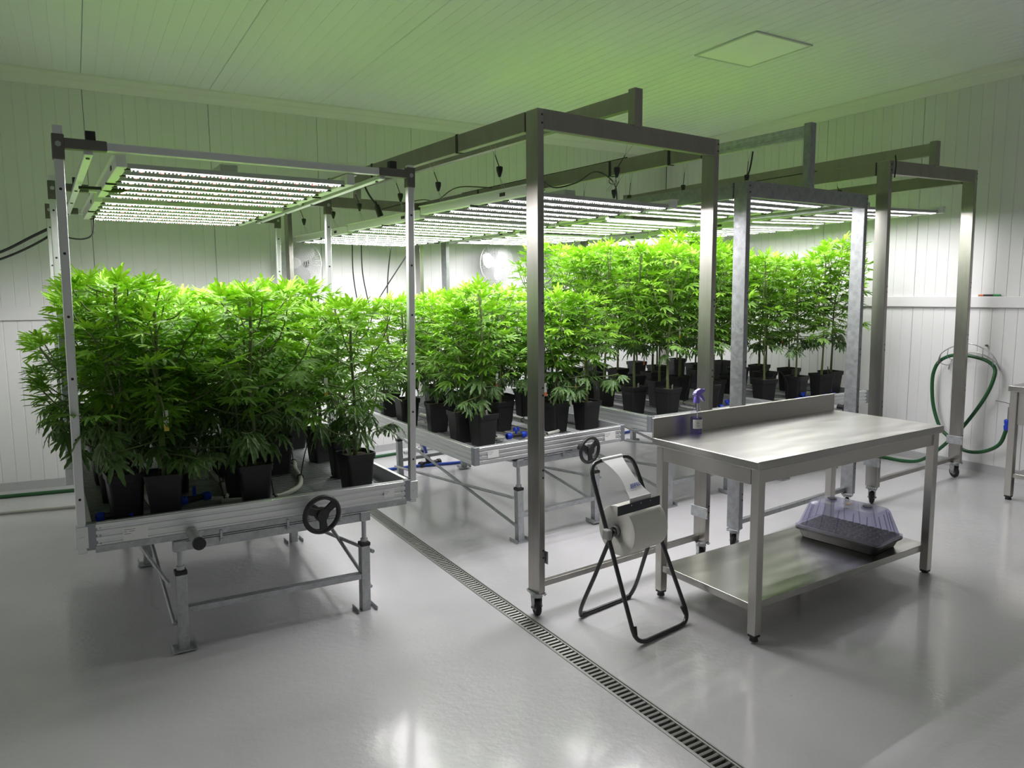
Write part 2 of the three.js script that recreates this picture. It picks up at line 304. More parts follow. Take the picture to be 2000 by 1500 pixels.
function makeBench(o) {                            // W wide, L long, T height of the rail top; legs at lx, trestles at tz
  const { W, L, T, lx, tz } = o, RH = 0.12, y0 = T - RH, b = o.thing, fx = o.x;
  const up = (x) => fl(fx + x) - fl(fx);
  part('front_rail', extr(ridge(RH, 0.022), W - 0.07).rotateY(-Math.PI / 2).translate(W / 2 - 0.035, y0, 0), M.alu, b);
  // extr runs +z with out = x; turned so that out faces +z
  part('back_rail', extr(ridge(RH, 0.022), W - 0.07).rotateY(Math.PI / 2).translate(-W / 2 + 0.035, y0, -L), M.alu, b);
  part('side_rail', extr(ridge(RH, 0.022).map(([a, c]) => [-a, c]).reverse(), L - 0.07).translate(-W / 2, y0, -L + 0.035), M.alu, b);
  part('side_rail', extr(ridge(RH, 0.022), L - 0.07).translate(W / 2, y0, -L + 0.035), M.alu, b);
  for (const [sx, z] of [[-1, 0], [1, 0], [-1, -L], [1, -L]]) {
    const f = z === 0 ? 1 : -1;
    const c = part('corner_bracket', [rbox(0.045, RH + 0.004, 0.024, sx * (W / 2 - 0.018), y0 + RH / 2, z - f * 0.008, 0.006, 2), rbox(0.024, RH + 0.004, 0.045, sx * (W / 2 - 0.008), y0 + RH / 2, z - f * 0.018, 0.006, 2)], M.aluDark, b);
    const riv = []; for (const k of [0.2, 0.5, 0.8]) riv.push(new THREE.SphereGeometry(0.004, 8, 6).translate(sx * (W / 2 - 0.052), y0 + RH * k, z + f * 0.004));
    part('rivet', riv, M.galv, b);
  }
  // tray floor: channels along the bench and wires across it
  const yf = T - 0.075, wires = [], n = Math.round(L / 0.036);
  for (let k = 1; k < n; k++) wires.push(new THREE.BoxGeometry(W - 0.05, 0.0035, 0.0035).translate(0, yf - 0.002, -k * L / n));
  const wg = part('wire_grid', wires, M.wire, b); wg.userData.kind = 'stuff';
  const nc = Math.round((W - 0.1) / 0.19);
  for (let k = 0; k <= nc; k++) part('support_channel', box(0.032, 0.022, L - 0.05, -W / 2 + 0.05 + k * (W - 0.1) / nc, yf - 0.016, -L / 2), M.galv, b);
  if (o.sheets) for (let k = 0; k < nc; k++) part('floor_sheet', rbox((W - 0.1) / nc - 0.03, 0.003, L - 0.08, -W / 2 + 0.05 + (k + 0.5) * (W - 0.1) / nc, yf - 0.009, -L / 2, 0.001), M.galv, b);
  for (const z of tz.slice(0, 3)) part('cross_channel', box(W - 0.06, 0.03, 0.04, 0, yf - 0.045, z), M.galv, b);
  // trestles
  const xb = o.hb ?? 0.53, lb = o.lb ?? 0.2;
  for (const z of tz) {
    for (const x of lx) {
      const g = up(x), leg = new THREE.Group(); leg.name = 'leg'; leg.position.set(x, g, z); b.add(leg);
      part('leg_tube', rbox(0.05, 0.375, 0.05, 0, 0.192, 0, 0.004, 2), M.galv, leg);
      part('foot_plate', [rbox(0.11, 0.005, 0.10, 0, 0.0045, 0, 0.001), rbox(0.006, 0.03, 0.10, 0.053, 0.016, 0, 0.002), rbox(0.006, 0.03, 0.10, -0.053, 0.016, 0, 0.002)], M.galv, leg);
      part('collar', rbox(0.056, 0.022, 0.056, 0, 0.385, 0, 0.006, 2), M.black, leg);
      part('spindle', [rod([0, 0.38, 0], [0, xb - g + 0.03, 0], 0.0125, 12), new THREE.CylinderGeometry(0.020, 0.020, 0.018, 6).translate(0, 0.407, 0), rbox(0.055, 0.05, 0.06, 0, xb - g + 0.005, 0, 0.003)], M.galv, leg);
    }
    part('lower_crossbar', bar([lx[0] + 0.025, lb + up(lx[0]) * 0.5, z], [lx[1] - 0.025, lb + up(lx[1]) * 0.5, z], 0.03, 0.045), M.galv, b);
    part('upper_crossbar', [rbox(lx[1] - lx[0] + 0.06, 0.045, 0.035, (lx[0] + lx[1]) / 2, xb, z, 0.003), rbox(lx[1] - lx[0] + 0.04, 0.006, 0.05, (lx[0] + lx[1]) / 2, xb + 0.03, z, 0.002)], M.galv, b);
    for (const k of [0.2, 0.55, 0.85]) part('clip', [rbox(0.012, 0.05, 0.012, lx[0] + k * (lx[1] - lx[0]), xb + 0.03, z + 0.025, 0.002), rbox(0.016, 0.014, 0.016, lx[0] + k * (lx[1] - lx[0]), xb + 0.006, z + 0.027, 0.002)], M.galv, b);
  }
  for (let k = 0; k + 1 < tz.length; k++) for (const x of lx) {
    const g = up(x), s = x === lx[0] ? -0.036 : 0.036;
    part('brace', rod([x + s, 0.13 + g, tz[k]], [x + s, 0.45, tz[k + 1]], 0.011, 8), M.galv, b);
    part('brace', rod([x + s * 1.4, 0.33 + g, tz[k]], [x + s * 1.4, 0.14 + g, tz[k + 1]], 0.011, 8), M.galv, b);
  }
  // rolling pipes lengthwise under the tray
  o.pipes.forEach((x, i) => { const st = i ? 0.05 : o.stick ?? -0.06;
    part('roller_pipe', new THREE.CylinderGeometry(0.026, 0.026, L - 0.1, 24).rotateX(Math.PI / 2).translate(x, xb + 0.062, -L / 2 + 0.05 + st), M.galv, b);
    if (!i) part('pipe_cap', new THREE.CylinderGeometry(0.029, 0.029, 0.02, 24).rotateX(Math.PI / 2).translate(x, xb + 0.062, 0.008 + st), M.black, b);
  });
  if (o.wheel) handWheel(b, o.wheel[0], o.wheel[1], o.wheel[2], o.wheel[3] ?? 0.088, o.wheel[4] ?? 0);
  return b;
}
const BEN = {
  A: { x: 0.757, z: -3.735, W: 1.585, L: 2.78, T: 0.695, turn: 2.2 * R, tilt: -0.016, lx: [-0.415, 0.515], tz: [-0.01, -1.36, -2.70], pipes: [-0.36, 0.22], stick: 0.19, wheel: [0.225, 0.625, 0.17, 0.09, 0.1], hb: 0.525, sheets: true, labels: [[-0.60, 0.64, 0.005, 0.105, 0.062], [0.66, 0.65, 0.005, 0.06, 0.04]] },
  B: { x: 2.832, z: -4.185, W: 1.28, L: 2.42, T: 0.742, turn: 1.5 * R, tilt: 0.02, lx: [-0.24, 0.44], tz: [-0.10, -2.18], pipes: [-0.3, 0.22], wheel: [0.22, 0.63, 0.12, 0.088, 0.12], hb: 0.56, lb: 0.19, labels: [[-0.50, 0.70, 0.005, 0.085, 0.05], [0.50, 0.69, 0.005, 0.10, 0.06]] },
  C: { x: 4.33, z: -4.16, W: 1.30, L: 2.42, T: 0.768, turn: 0, tilt: 0.006, lx: [-0.345, 0.32], tz: [-0.12, -2.18], pipes: [-0.3, 0.2], wheel: null, hb: 0.58, lb: 0.19, labels: [] },
  D: { x: 5.66, z: -4.12, W: 1.28, L: 2.42, T: 0.742, turn: 0, tilt: 0.006, lx: [-0.33, 0.34], tz: [-0.16, -2.2], pipes: [-0.3, 0.13], wheel: [0.13, 0.635, 0.16, 0.088, 0.1], hb: 0.56, lb: 0.19, labels: [] },
};
const benchLabel = { A: 'leftmost rolling grow bench with a perforated tray and lamp posts bolted to its rails', B: 'grow bench right of the floor drain, behind the paper roll stand', C: 'grow bench behind the steel work table, its front mostly hidden', D: 'rightmost grow bench, nearest the wall with the green hose' };
for (const k of 'ABCD') {
  const o = BEN[k]; o.thing = thing('grow_bench', benchLabel[k], 'grow bench', [o.x, fl(o.x), o.z], o.turn, undefined, o.tilt);
  makeBench(o); o.thing.updateMatrixWorld(true);
  o.labels.forEach(([x, y, z, w, h], i) => sticker(o.thing, x, y - 0.015, z + 0.001, w, h, i * 3 + k.charCodeAt(0)));
}
const onBench = (k, x, z) => { const v = V(x, BEN[k].T - 0.073, z).applyMatrix4(BEN[k].thing.matrixWorld); return v; };

// ---------------------------------------------------------------- lamp posts on bench A (parts of that bench)
{ const b = BEN.A.thing, lean = 0.016;
  for (const [z, yb, yt] of [[-0.02, 0.56, 2.425], [-1.36, 0.60, 2.40], [-2.62, 0.60, 2.37]]) for (const s of [-1, 1]) {
    const x = s * 0.812, p = part('lamp_post', rbox(0.036, yt - yb, 0.036, x, (yt + yb) / 2, z, 0.004, 2), M.alu, b);
    const holes = []; for (let k = 0; k < 6; k++) holes.push(new THREE.CylinderGeometry(0.006, 0.006, 0.0385, 10).rotateX(Math.PI / 2).translate(x, yb + 0.25 + k * 0.27, z));
    part('post_hole', holes, M.black, p);
    part('clamp_sleeve', rbox(0.046, 0.105, 0.046, x, 2.335 + (s > 0 ? 0.025 : 0) - (z < -1 ? 0.02 : 0), z, 0.004, 2), M.clamp, p);
    part('clamp_bolt', new THREE.CylinderGeometry(0.012, 0.012, 0.052, 6).rotateX(Math.PI / 2).translate(x, 2.345 + (s > 0 ? 0.025 : 0) - (z < -1 ? 0.02 : 0), z), M.galv, p);
    part('foot_bracket', [rbox(0.05, 0.10, 0.05, x, 0.635, z, 0.003, 2), new THREE.CylinderGeometry(0.011, 0.011, 0.058, 6).rotateX(Math.PI / 2).translate(x, 0.63, z)], M.alu, p);
  }
  for (const [z, y] of [[-0.02, 2.352], [-1.36, 2.335], [-2.62, 2.325]]) {
    const c = part('crossbar', rbox(1.59, 0.036, 0.036, 0, 0, 0, 0.003, 2), M.alu, b); c.position.set(0, y + 0.012, z); c.rotation.z = lean;
    for (const s of [-1, 1]) { part('bar_sleeve', rbox(0.16, 0.044, 0.046, s * 0.71, 0, 0, 0.004), M.clamp, c); part('end_stop', rbox(0.038, 0.04, 0.04, s * 0.70 + 0.01, 0.04, 0, 0.002), M.black, c); }
  }
  for (const x of [-0.70, 0.655]) { const s = part('side_bar', rbox(0.034, 0.022, 2.6, 0, 0, 0, 0.003, 2), M.alu, b); s.position.set(x, 2.315 + (x > 0 ? 0.024 : 0), -1.32); s.rotation.x = -0.008;
    part('side_bolt', [-1.2, -0.5, 0.1, 1.22].map((z) => new THREE.CylinderGeometry(0.008, 0.008, 0.03, 8).translate(0, -0.002, z)), M.clamp, s); }
}

// ---------------------------------------------------------------- lamp racks on castors
function caster(parent, x, z, turn) {
  const c = new THREE.Group(); c.name = 'castor'; c.position.set(x, 0, z); c.rotation.y = turn; parent.add(c);
  part('top_plate', [rbox(0.10, 0.006, 0.085, 0, 0.137, 0, 0.002), ...[[-1, -1], [1, -1], [-1, 1], [1, 1]].map(([a, b]) => new THREE.CylinderGeometry(0.007, 0.007, 0.02, 6).translate(a * 0.04, 0.137, b * 0.033))], M.galv, c);
  part('fork', [new THREE.CylinderGeometry(0.03, 0.034, 0.022, 20).translate(0, 0.122, 0), extr([[-0.028, 0], [0.03, 0], [0.012, -0.075], [-0.022, -0.075], [-0.03, -0.02]], 0.003).translate(0.005, 0.115, 0.0205), extr([[-0.028, 0], [0.03, 0], [0.012, -0.075], [-0.022, -0.075], [-0.03, -0.02]], 0.003).translate(0.005, 0.115, -0.0235), rod([0, 0.052, -0.032], [0, 0.052, 0.032], 0.007, 10)], M.galv, c);
  part('wheel', new THREE.TorusGeometry(0.036, 0.0155, 12, 32).scale(1, 1, 1.05).translate(0, 0.052, 0), M.rubber, c);
  part('wheel_disc', [new THREE.CylinderGeometry(0.028, 0.028, 0.02, 24).rotateX(Math.PI / 2).translate(0, 0.052, 0), new THREE.CylinderGeometry(0.012, 0.012, 0.03, 16).rotateX(Math.PI / 2).translate(0, 0.052, 0)], M.wheelGrey, c);
}
function makeRack(o) {
  const { W, D, H, HR, mat, beamMat, ridgeMat } = o, r = o.thing = thing('lamp_rack', o.label, 'rack', [o.x, fl(o.x), o.z], o.turn, undefined, o.tilt);
  for (const [x, z, ct] of [[0, 0, o.ct[0]], [W, 0, o.ct[1]], [0, -D, 0.3], [W, -D, 0.3]]) {
    const p = part('post', rbox(0.04, H - 0.14, 0.10, x, (H + 0.14) / 2, z - 0.03, 0.004, 2), mat, r);
    const holes = []; for (const y of [0.34, 0.38, 0.78, 0.82, 1.22, 1.26, 1.66, 1.70, H - 0.03, H - 0.07]) holes.push(new THREE.CylinderGeometry(0.0055, 0.0055, 0.004, 10).rotateX(Math.PI / 2).translate(x + 0.008, y, z + 0.0195));
    part('post_hole', holes, M.black, p);
    caster(r, x, z - 0.03, ct);
  }
  part('front_beam', rbox(W - 0.04, 0.10, 0.04, W / 2, H - 0.05, 0, 0.004, 2), o.frontMat ?? beamMat, r);
  part('rear_beam', rbox(W - 0.04, 0.10, 0.04, W / 2, H - 0.05, -D, 0.004, 2), beamMat, r);
  for (const x of [0, W]) part('side_beam', rbox(0.04, 0.10, D - 0.12, x, H - 0.05, -D / 2 - 0.03, 0.004, 2), beamMat, r);
  part('stub_post', rbox(0.06, HR - H + 0.02, 0.055, W * o.stub, (H + HR) / 2, 0, 0.004, 2), o.frontMat ?? mat, r);
  part('stub_post', rbox(0.06, HR - H + 0.02, 0.055, W * o.stub, (H + HR) / 2, -D, 0.004, 2), mat, r);
  if (o.strut) part('ridge_strut', [rbox(0.04, 0.03, D - 0.05, W * o.stub, HR - 0.018, -D / 2, 0.006, 2), rbox(0.032, 0.03, D - 0.05, W * o.stub, HR - 0.045, -D / 2, 0.004), rbox(0.04, 0.028, D - 0.05, W * o.stub, HR - 0.072, -D / 2, 0.006, 2)], ridgeMat, r);
  else part('ridge_beam', rbox(0.04, 0.095, D - 0.05, W * o.stub, HR - 0.05, -D / 2, 0.004, 2), beamMat, r);
  part('lower_bar', rbox(W - 0.04, 0.032, 0.032, W / 2, 0.165, -0.05, 0.003, 2), o.barMat ?? mat, r);
  for (const [x, s] of o.plates) part('bracket_plate', [rbox(0.004, 0.072, 0.135, x + s * 0.026, 0.34, -0.03, 0.002), ...[[-1, -1], [1, -1], [-1, 1], [1, 1]].map(([a, b]) => new THREE.CylinderGeometry(0.006, 0.006, 0.006, 8).rotateZ(Math.PI / 2).translate(x + s * 0.028, 0.34 + a * 0.022, -0.03 + b * 0.057))], M.galv, r);
  r.updateMatrixWorld(true);
  return r;
}
const RACK = {
  B: { x: 2.06, z: -3.195, W: 1.352, D: 3.72, H: 2.665, HR: 2.85, turn: 5.0 * R, tilt: 0.002, stub: 0.5, mat: M.rack, beamMat: M.rackBeam, frontMat: M.rackBeam, plates: [[1.352, -1], [0, 1]], ct: [1.25, 1.05], label: 'tall brown steel lamp rack on castors, its front left post beside the drain grate' },
  C: { x: 3.70, z: -3.30, W: 1.38, D: 3.70, H: 2.40, HR: 2.815, turn: 5.0 * R, tilt: 0.010, stub: 0.48, mat: M.greyRack, beamMat: M.greyRack, frontMat: M.greyRack, ridgeMat: M.galv, strut: true, plates: [], ct: [0.35, 0.5], label: 'lower grey galvanised lamp rack on castors standing behind the work table' },
  D: { x: 5.315, z: -3.37, W: 1.25, D: 3.60, H: 2.625, HR: 2.80, turn: 2.0 * R, tilt: 0.026, stub: 0.5, mat: M.rack, beamMat: M.rackBeam, frontMat: M.rackBeam, plates: [[1.25, -1], [0, -1]], ct: [0.4, 1.15], label: 'rightmost brown steel lamp rack on castors, beside the wall with the hose' },
};
for (const k of 'BCD') makeRack(RACK[k]);

// ---------------------------------------------------------------- LED grow lamps
const lampGeo = {};
function makeLamp(label, wx, wz, group, red, power = 1) {      // wx: bar length along x, wz: rail length along z; origin in the middle of the underside
  const t = thing('grow_lamp', label, 'grow lamp', [0, 0, 0], 0, group), n = 6;
  for (const s of [-1, 1]) {
    const e = part('end_rail', [rbox(0.045, 0.052, wz, s * wx / 2, 0.034, 0, 0.004, 2), rbox(0.060, 0.006, wz, s * (wx / 2 + 0.006), 0.060, 0, 0.002)], M.fixture, t);
    part('rail_clip', rbox(0.05, 0.012, 0.018, s * wx / 2, 0.006, 0.03, 0.003), M.black, e);
    part('socket', rbox(0.004, 0.02, 0.05, s * (wx / 2 + 0.024), 0.034, wz * 0.3, 0.001), M.black, e);
  }
  part('driver_box', rbox(0.09, 0.05, 0.5, 0, 0.092, 0, 0.006, 2), M.barBody, t);
  const L = wx - 0.05;
  for (let k = 0; k < n; k++) {
    const z = wz / 2 - 0.06 - k * (wz - 0.12) / (n - 1), key = red + '|' + wx;
    const G = lampGeo[key] ??= {
      body: metric(clean(mergeGeometries([clean(rbox(L, 0.022, 0.052, 0, 0.022, 0, 0.003)), ...Array.from({ length: 60 }, (_, i) => clean(box(0.006, 0.010, 0.022, -L / 2 + 0.02 + i * (L - 0.04) / 59, 0.008, -0.013)))]))),
      strip: metric(clean(rbox(L - 0.03, 0.004, 0.016, 0, 0.0095, 0.012, 0.001))),
      red: metric(mergeGeometries(Array.from({ length: 11 }, (_, i) => clean(rbox(0.014, 0.013, 0.020, -L / 2 + 0.06 + i * (L - 0.12) / 10, 0.0075, -0.012, 0.002))))),
      end: metric(clean(rbox(0.03, 0.016, 0.03, L / 2 - 0.005, 0.012, 0, 0.002))), endL: metric(clean(rbox(0.03, 0.016, 0.03, -L / 2 + 0.005, 0.012, 0, 0.002))),
    };
    const b = new THREE.Mesh(G.body, M.barBody); b.name = 'led_bar'; b.position.z = z; t.add(b);
    for (const [nm, g, m] of [['diode_strip', G.strip, M.strip], ['red_diode', G.red, red ? M.redDiode : M.redFaint], ['bar_end', G.end, M.black], ['bar_end', G.endL, M.black]]) { const c = new THREE.Mesh(g, m); c.name = nm; b.add(c); if (nm === 'red_diode') c.userData.kind = 'stuff'; }
    b.traverse((c) => { c.castShadow = c.receiveShadow = true; });
    const l = new THREE.RectAreaLight(WARM, GROW * power, L - 0.03, 0.015); l.name = 'grow_light'; l.position.set(0, 0.0065, z + 0.012); l.rotation.x = -Math.PI / 2; t.add(l);
  }
  return t;
}
M.redFaint = std({ color: lin(0.42, 0.30, 0.30), roughness: 0.4 });
function setLamp(t, host, x, y, z, tx = 0, tz = 0) {  // put a lamp into the frame of a bench or rack
  const m = new THREE.Matrix4().compose(V(x, y, z), new THREE.Quaternion().setFromEuler(new THREE.Euler(tx, 0, tz)), V(1, 1, 1)).premultiply(host.matrixWorld);
  m.decompose(t.position, t.quaternion, t.scale); t.updateMatrixWorld(true); return t;
}
const LAMPS = [];
{ const A = BEN.A.thing;
  LAMPS.push(setLamp(makeLamp('front LED grow lamp over the leftmost bench, glowing bars with red dots', 1.07, 1.19, null, true), A, -0.035, 2.285, -0.67, 0, 0.016));
  LAMPS.push(setLamp(makeLamp('rear LED grow lamp over the leftmost bench, seen low under the middle crossbar', 1.07, 1.19, null, true), A, -0.045, 2.27, -1.99, 0, 0.016));
  const names = { B: 'over the brown rack beside the drain', C: 'inside the lower grey rack', D: 'inside the rightmost brown rack' }, row = ['front', 'middle', 'rear'];
  for (const [k, x0, hs] of [['B', 0.655, [2.262, 2.240, 2.226]], ['C', 0.665, [2.315, 2.27, 2.235]], ['D', 0.60, [2.285, 2.25, 2.225]]])
    for (let i = 0; i < 3; i++) LAMPS.push(setLamp(makeLamp(`${row[i]} white LED grow lamp hung ${names[k]}`, 1.12, 1.19, null, false, k === 'D' ? 0.64 : 0.84), RACK[k].thing, x0, hs[i], -0.78 - i * 1.2, 0, k === 'B' ? -0.004 : 0));
}

// ---------------------------------------------------------------- cannabis plants
function leafletGeo(pos, L, w, ang, droop, fold, base, n = 7) {
  // a toothed leaflet from the leaf's centre (base) outward at an angle; y is up
  const ca = Math.cos(ang), sa = Math.sin(ang), pts = [];
  for (let i = 0; i <= n; i++) {
    const t = i / n, env = Math.pow(t, 0.7) * Math.pow(1 - t, 0.75) * 1.9, tooth = i === 0 || i === n ? 1 : (i % 2 ? 1.12 : 0.86), hw = w * env * tooth, y = -droop * L * t * t + 0.03 * L * t, tt = L * (t + (i % 2 ? 0.03 : -0.01));
    pts.push([tt, y, hw]);
  }
  const P = (i, s) => { const [t, y, hw] = pts[i], z = s * hw, yy = y + fold * hw * Math.abs(s); return [base + t * ca - z * sa, yy, t * sa + z * ca]; };
  for (let i = 0; i < n; i++) for (const s of [-1, 1]) {
    const a = P(i, 0), b = P(i + 1, 0), c = P(i + 1, s), d = P(i, s);
    if (s < 0) { pos.push(...a, ...b, ...c); if (i) pos.push(...a, ...c, ...d); } else { pos.push(...a, ...c, ...b); if (i) pos.push(...a, ...d, ...c); }
  }
}
function makeLeaf(count, droop, fold, spread, nseg) {   // petiole along +x from 0 to 0.42, blade beyond; blade length 1
  const pos = [], base = 0.42, half = (count - 1) / 2;
  for (let k = -half; k <= half; k++) {
    const q = Math.abs(k) / Math.max(1, half), ang = k * spread / Math.max(1, half) , L = 1 - 0.52 * Math.pow(q, 1.3), w = 0.15 * (1 - 0.35 * q);
    leafletGeo(pos, L, w, ang, droop * (0.8 + 0.4 * q), fold, base, q > 0.8 ? nseg - 2 : nseg);
  }
  const r = 0.010;                                  // petiole: three-sided
  for (let k = 0; k < 3; k++) { const a = k * 2.094, b = (k + 1) * 2.094, A = [0, r * Math.cos(a), r * Math.sin(a)], B = [0, r * Math.cos(b), r * Math.sin(b)], C = [base, r * Math.cos(b), r * Math.sin(b)], D = [base, r * Math.cos(a), r * Math.sin(a)]; pos.push(...A, ...C, ...B, ...A, ...D, ...C); }
  const g = new THREE.BufferGeometry(); g.setAttribute('position', new THREE.Float32BufferAttribute(pos, 3)); g.computeVertexNormals();
  const uv = new Float32Array(pos.length / 3 * 2); for (let i = 0; i < pos.length / 3; i++) { uv[2 * i] = pos[3 * i] * 0.12; uv[2 * i + 1] = pos[3 * i + 2] * 0.12; }
  g.setAttribute('uv', new THREE.BufferAttribute(uv, 2));
  return g;
}
const LEAF = { young: [makeLeaf(5, -0.02, 0.55, 1.15, 6), makeLeaf(5, 0.12, 0.5, 1.0, 6)], mid: [makeLeaf(7, 0.16, 0.35, 1.75, 8), makeLeaf(7, 0.30, 0.4, 1.6, 8), makeLeaf(5, 0.22, 0.4, 1.25, 8)], old: [makeLeaf(7, 0.45, 0.3, 1.5, 8), makeLeaf(5, 0.55, 0.35, 1.2, 8)] };
function leafMatrix(p, az, pitch, roll, size) {     // x axis of the leaf: heading az, raised by pitch
  const m = new THREE.Matrix4().makeRotationFromEuler(new THREE.Euler(roll, -az, pitch, 'YZX'));
  return m.scale(V(size, size, size)).setPosition(p);
}
function plantPlan(H, Rmax, dens, opt = {}) {       // stems and leaves of one plant, soil at y = 0
  const stems = [], leaves = [], lean = rr(0, 6.28), la = rr(0.01, 0.05) * H, G = opt.leaf ?? 1;
  const S = (t) => V(la * Math.cos(lean) * t * t + 0.008 * Math.sin(t * 9), H * t, la * Math.sin(lean) * t * t + 0.008 * Math.cos(t * 8));
  stems.push([[0, 0.25, 0.5, 0.75, 1].map((t) => S(t).toArray()), opt.stemR ?? 0.0085, 10]);
  const put = (kind, p, az, pitch, roll, size) => leaves.push({ kind, shape: Math.floor(rnd() * LEAF[kind].length), m: leafMatrix(p, az, pitch, roll, size * G) });
  const bare = opt.bare ?? 0.16, nodes = Math.round(H * (1 - bare) / 0.068), start = rr(0, 6.28);
  for (let i = 0; i < nodes; i++) {
    const t = bare + (0.985 - bare) * (i + 0.5) / nodes, p = S(t);
    for (const s of [0, Math.PI]) {
      const az = start + i * 1.75 + s + rr(-0.4, 0.4);
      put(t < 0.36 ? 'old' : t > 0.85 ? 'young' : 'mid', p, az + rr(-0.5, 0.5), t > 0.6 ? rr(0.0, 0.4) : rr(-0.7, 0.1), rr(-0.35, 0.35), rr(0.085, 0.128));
      // side shoot: out, then up; the low ones reach for the light too
      const low = t < bare + 0.14 && rnd() < 0.55, out = Rmax * (low ? rr(0.7, 1.1) : rr(0.72, 1.12) * (t < 0.5 ? 1 : 1 - 1.35 * (t - 0.5))), rise = low ? rr(-0.04, 0.05) : H * Math.min(rr(0.16, 0.36), Math.max(0.05, 0.97 - t));
      if (out < 0.03) continue;
      const c1 = p.clone().add(V(out * 0.75 * Math.cos(az), rise * 0.18, out * 0.75 * Math.sin(az))), e = p.clone().add(V(out * Math.cos(az + 0.15), rise, out * Math.sin(az + 0.15)));
      const B = (u) => p.clone().multiplyScalar((1 - u) * (1 - u)).addScaledVector(c1, 2 * u * (1 - u)).addScaledVector(e, u * u), L = out + Math.max(0, rise) * 0.7;
      stems.push([[0, 0.35, 0.7, 1].map((u) => B(u).toArray()), 0.0036, 5]);
      const nb = Math.max(1, Math.round(L / 0.06 * dens));
      for (let k = 1; k <= nb; k++) { const u = k / (nb + 0.3), q = B(u), hy = q.y / H;
        for (const w of [-1, 1]) { if (rnd() < (hy < 0.35 ? 0.35 : 0.15)) continue;
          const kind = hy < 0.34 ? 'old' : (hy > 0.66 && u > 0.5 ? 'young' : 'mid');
          put(kind, q, az + w * rr(0.4, 1.4), kind === 'old' ? rr(-1.0, -0.15) : rr(-0.4, 0.35), rr(-0.45, 0.45), rr(0.066, 0.112) * (kind === 'young' ? 0.9 : 1)); } }
      const hy = e.y / H, yk = hy > 0.55 ? 'young' : (hy > 0.3 ? 'mid' : 'old'), nt = hy > 0.45 ? 4 : 2;
      for (let k = 0; k < nt; k++) put(yk, e, az + (k - 1.5) * 1.3 + rr(-0.3, 0.3), hy > 0.45 ? rr(0.15, 0.9) : rr(-0.6, 0.1), rr(-0.3, 0.3), rr(0.05, 0.085));
    }
  }
  const top = S(1); for (let k = 0; k < 9; k++) put('young', top.clone().add(V(0, -0.014 * k, 0)), start + k * 2.4, 1.05 - k * 0.11, rr(-0.2, 0.2), rr(0.06, 0.10));
  return { stems, leaves };
}
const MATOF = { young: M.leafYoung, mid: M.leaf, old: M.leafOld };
const POT = (() => {                                // a square nursery pot with a rim and ribs, open at the top
  const w = [[0.128, 0], [0.130, 0.004], [0.158, 0.190], [0.158, 0.192], [0.170, 0.194], [0.176, 0.228], [0.172, 0.230], [0.166, 0.228], [0.160, 0.205], [0.150, 0.16]];
  return metric(clean(loft(w.map(([s, y]) => rsquare(s, s, 0.018, y, 4)), true, false)));
})();
const SOIL = metric(clean((() => { const g = new THREE.PlaneGeometry(0.152, 0.152, 10, 10).rotateX(-Math.PI / 2), p = g.attributes.position; for (let i = 0; i < p.count; i++) p.setY(i, 0.205 + 0.010 * hash(i, 3, 5)); g.computeVertexNormals(); return g; })()));
const TAGG = [metric(clean(box(0.022, 0.10, 0.0008, 0, -0.05, 0))), metric(clean(box(0.0222, 0.03, 0.001, 0, -0.085, 0))), metric(clean(box(0.016, 0.07, 0.0008, 0, 0.035, 0).rotateX(0.5).rotateZ(0.5)))];
const big = (l) => { const e = l.m.elements; return Math.hypot(e[0], e[1], e[2]); };
function plantVariant(name, H, Rm, dens, single, opt) {
  const pl = plantPlan(H, Rm, dens, opt); pl.leaves.sort((a, b) => big(b) - big(a)); const o = new THREE.Group(); o.name = name;
  const add = (n, g, m) => { const k = new THREE.Mesh(g, m); k.name = n; k.castShadow = k.receiveShadow = true; o.add(k); return k; };
  add('pot', POT, M.pot); add('soil', SOIL, M.soil);
  const st = pl.stems.map(([pts, r, n]) => tube(pts.map(([x, y, z]) => [x, y + 0.205, z]), r, n, r > 0.006 ? 7 : 4));
  // taper the main stem a little by adding a thicker foot
  st.push(rod([0, 0.2, 0], [pl.stems[0][0][1][0], 0.205 + pl.stems[0][0][1][1], pl.stems[0][0][1][2]], (opt?.stemR ?? 0.0085) * 1.35, 8, (opt?.stemR ?? 0.0085) * 0.95));
  add('stem', merge(st), M.stem);
  const up = new THREE.Matrix4().makeTranslation(0, 0.205, 0);
  const alone = single ? pl.leaves.slice(0, 300) : [], rest = single ? pl.leaves.slice(300) : pl.leaves;
  for (const l of alone) { const k = add('leaf', LEAF[l.kind][l.shape], MATOF[l.kind]); k.applyMatrix4(up.clone().multiply(l.m)); }
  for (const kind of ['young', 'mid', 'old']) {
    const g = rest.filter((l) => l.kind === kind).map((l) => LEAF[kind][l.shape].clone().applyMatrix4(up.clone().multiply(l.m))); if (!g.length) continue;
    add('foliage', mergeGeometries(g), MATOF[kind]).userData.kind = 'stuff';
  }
  return { o, n: pl.leaves.length };
}
let nLeaves = 0;
const VAR = {};
for (const [k, H, Rm, dens, opt, nv] of [['A', 0.82, 0.325, 0.76, { bare: 0.10, leaf: 1.12 }, 4], ['B', 0.80, 0.25, 0.85, { bare: 0.13, leaf: 1.08 }, 3], ['C', 1.10, 0.265, 0.70, { bare: 0.26, leaf: 1.12 }, 4], ['D', 1.06, 0.26, 0.70, { bare: 0.28, stemR: 0.007, leaf: 1.12 }, 3]]) {
  VAR[k] = { near: [], far: [] };
  for (let i = 0; i < nv; i++) { const s = seed; VAR[k].near.push(plantVariant('cannabis_plant', H * (0.96 + 0.04 * i), Rm, dens, true, opt)); seed = s; VAR[k].far.push(plantVariant('cannabis_plant', H * (0.96 + 0.04 * i), Rm, dens, false, opt)); }
}
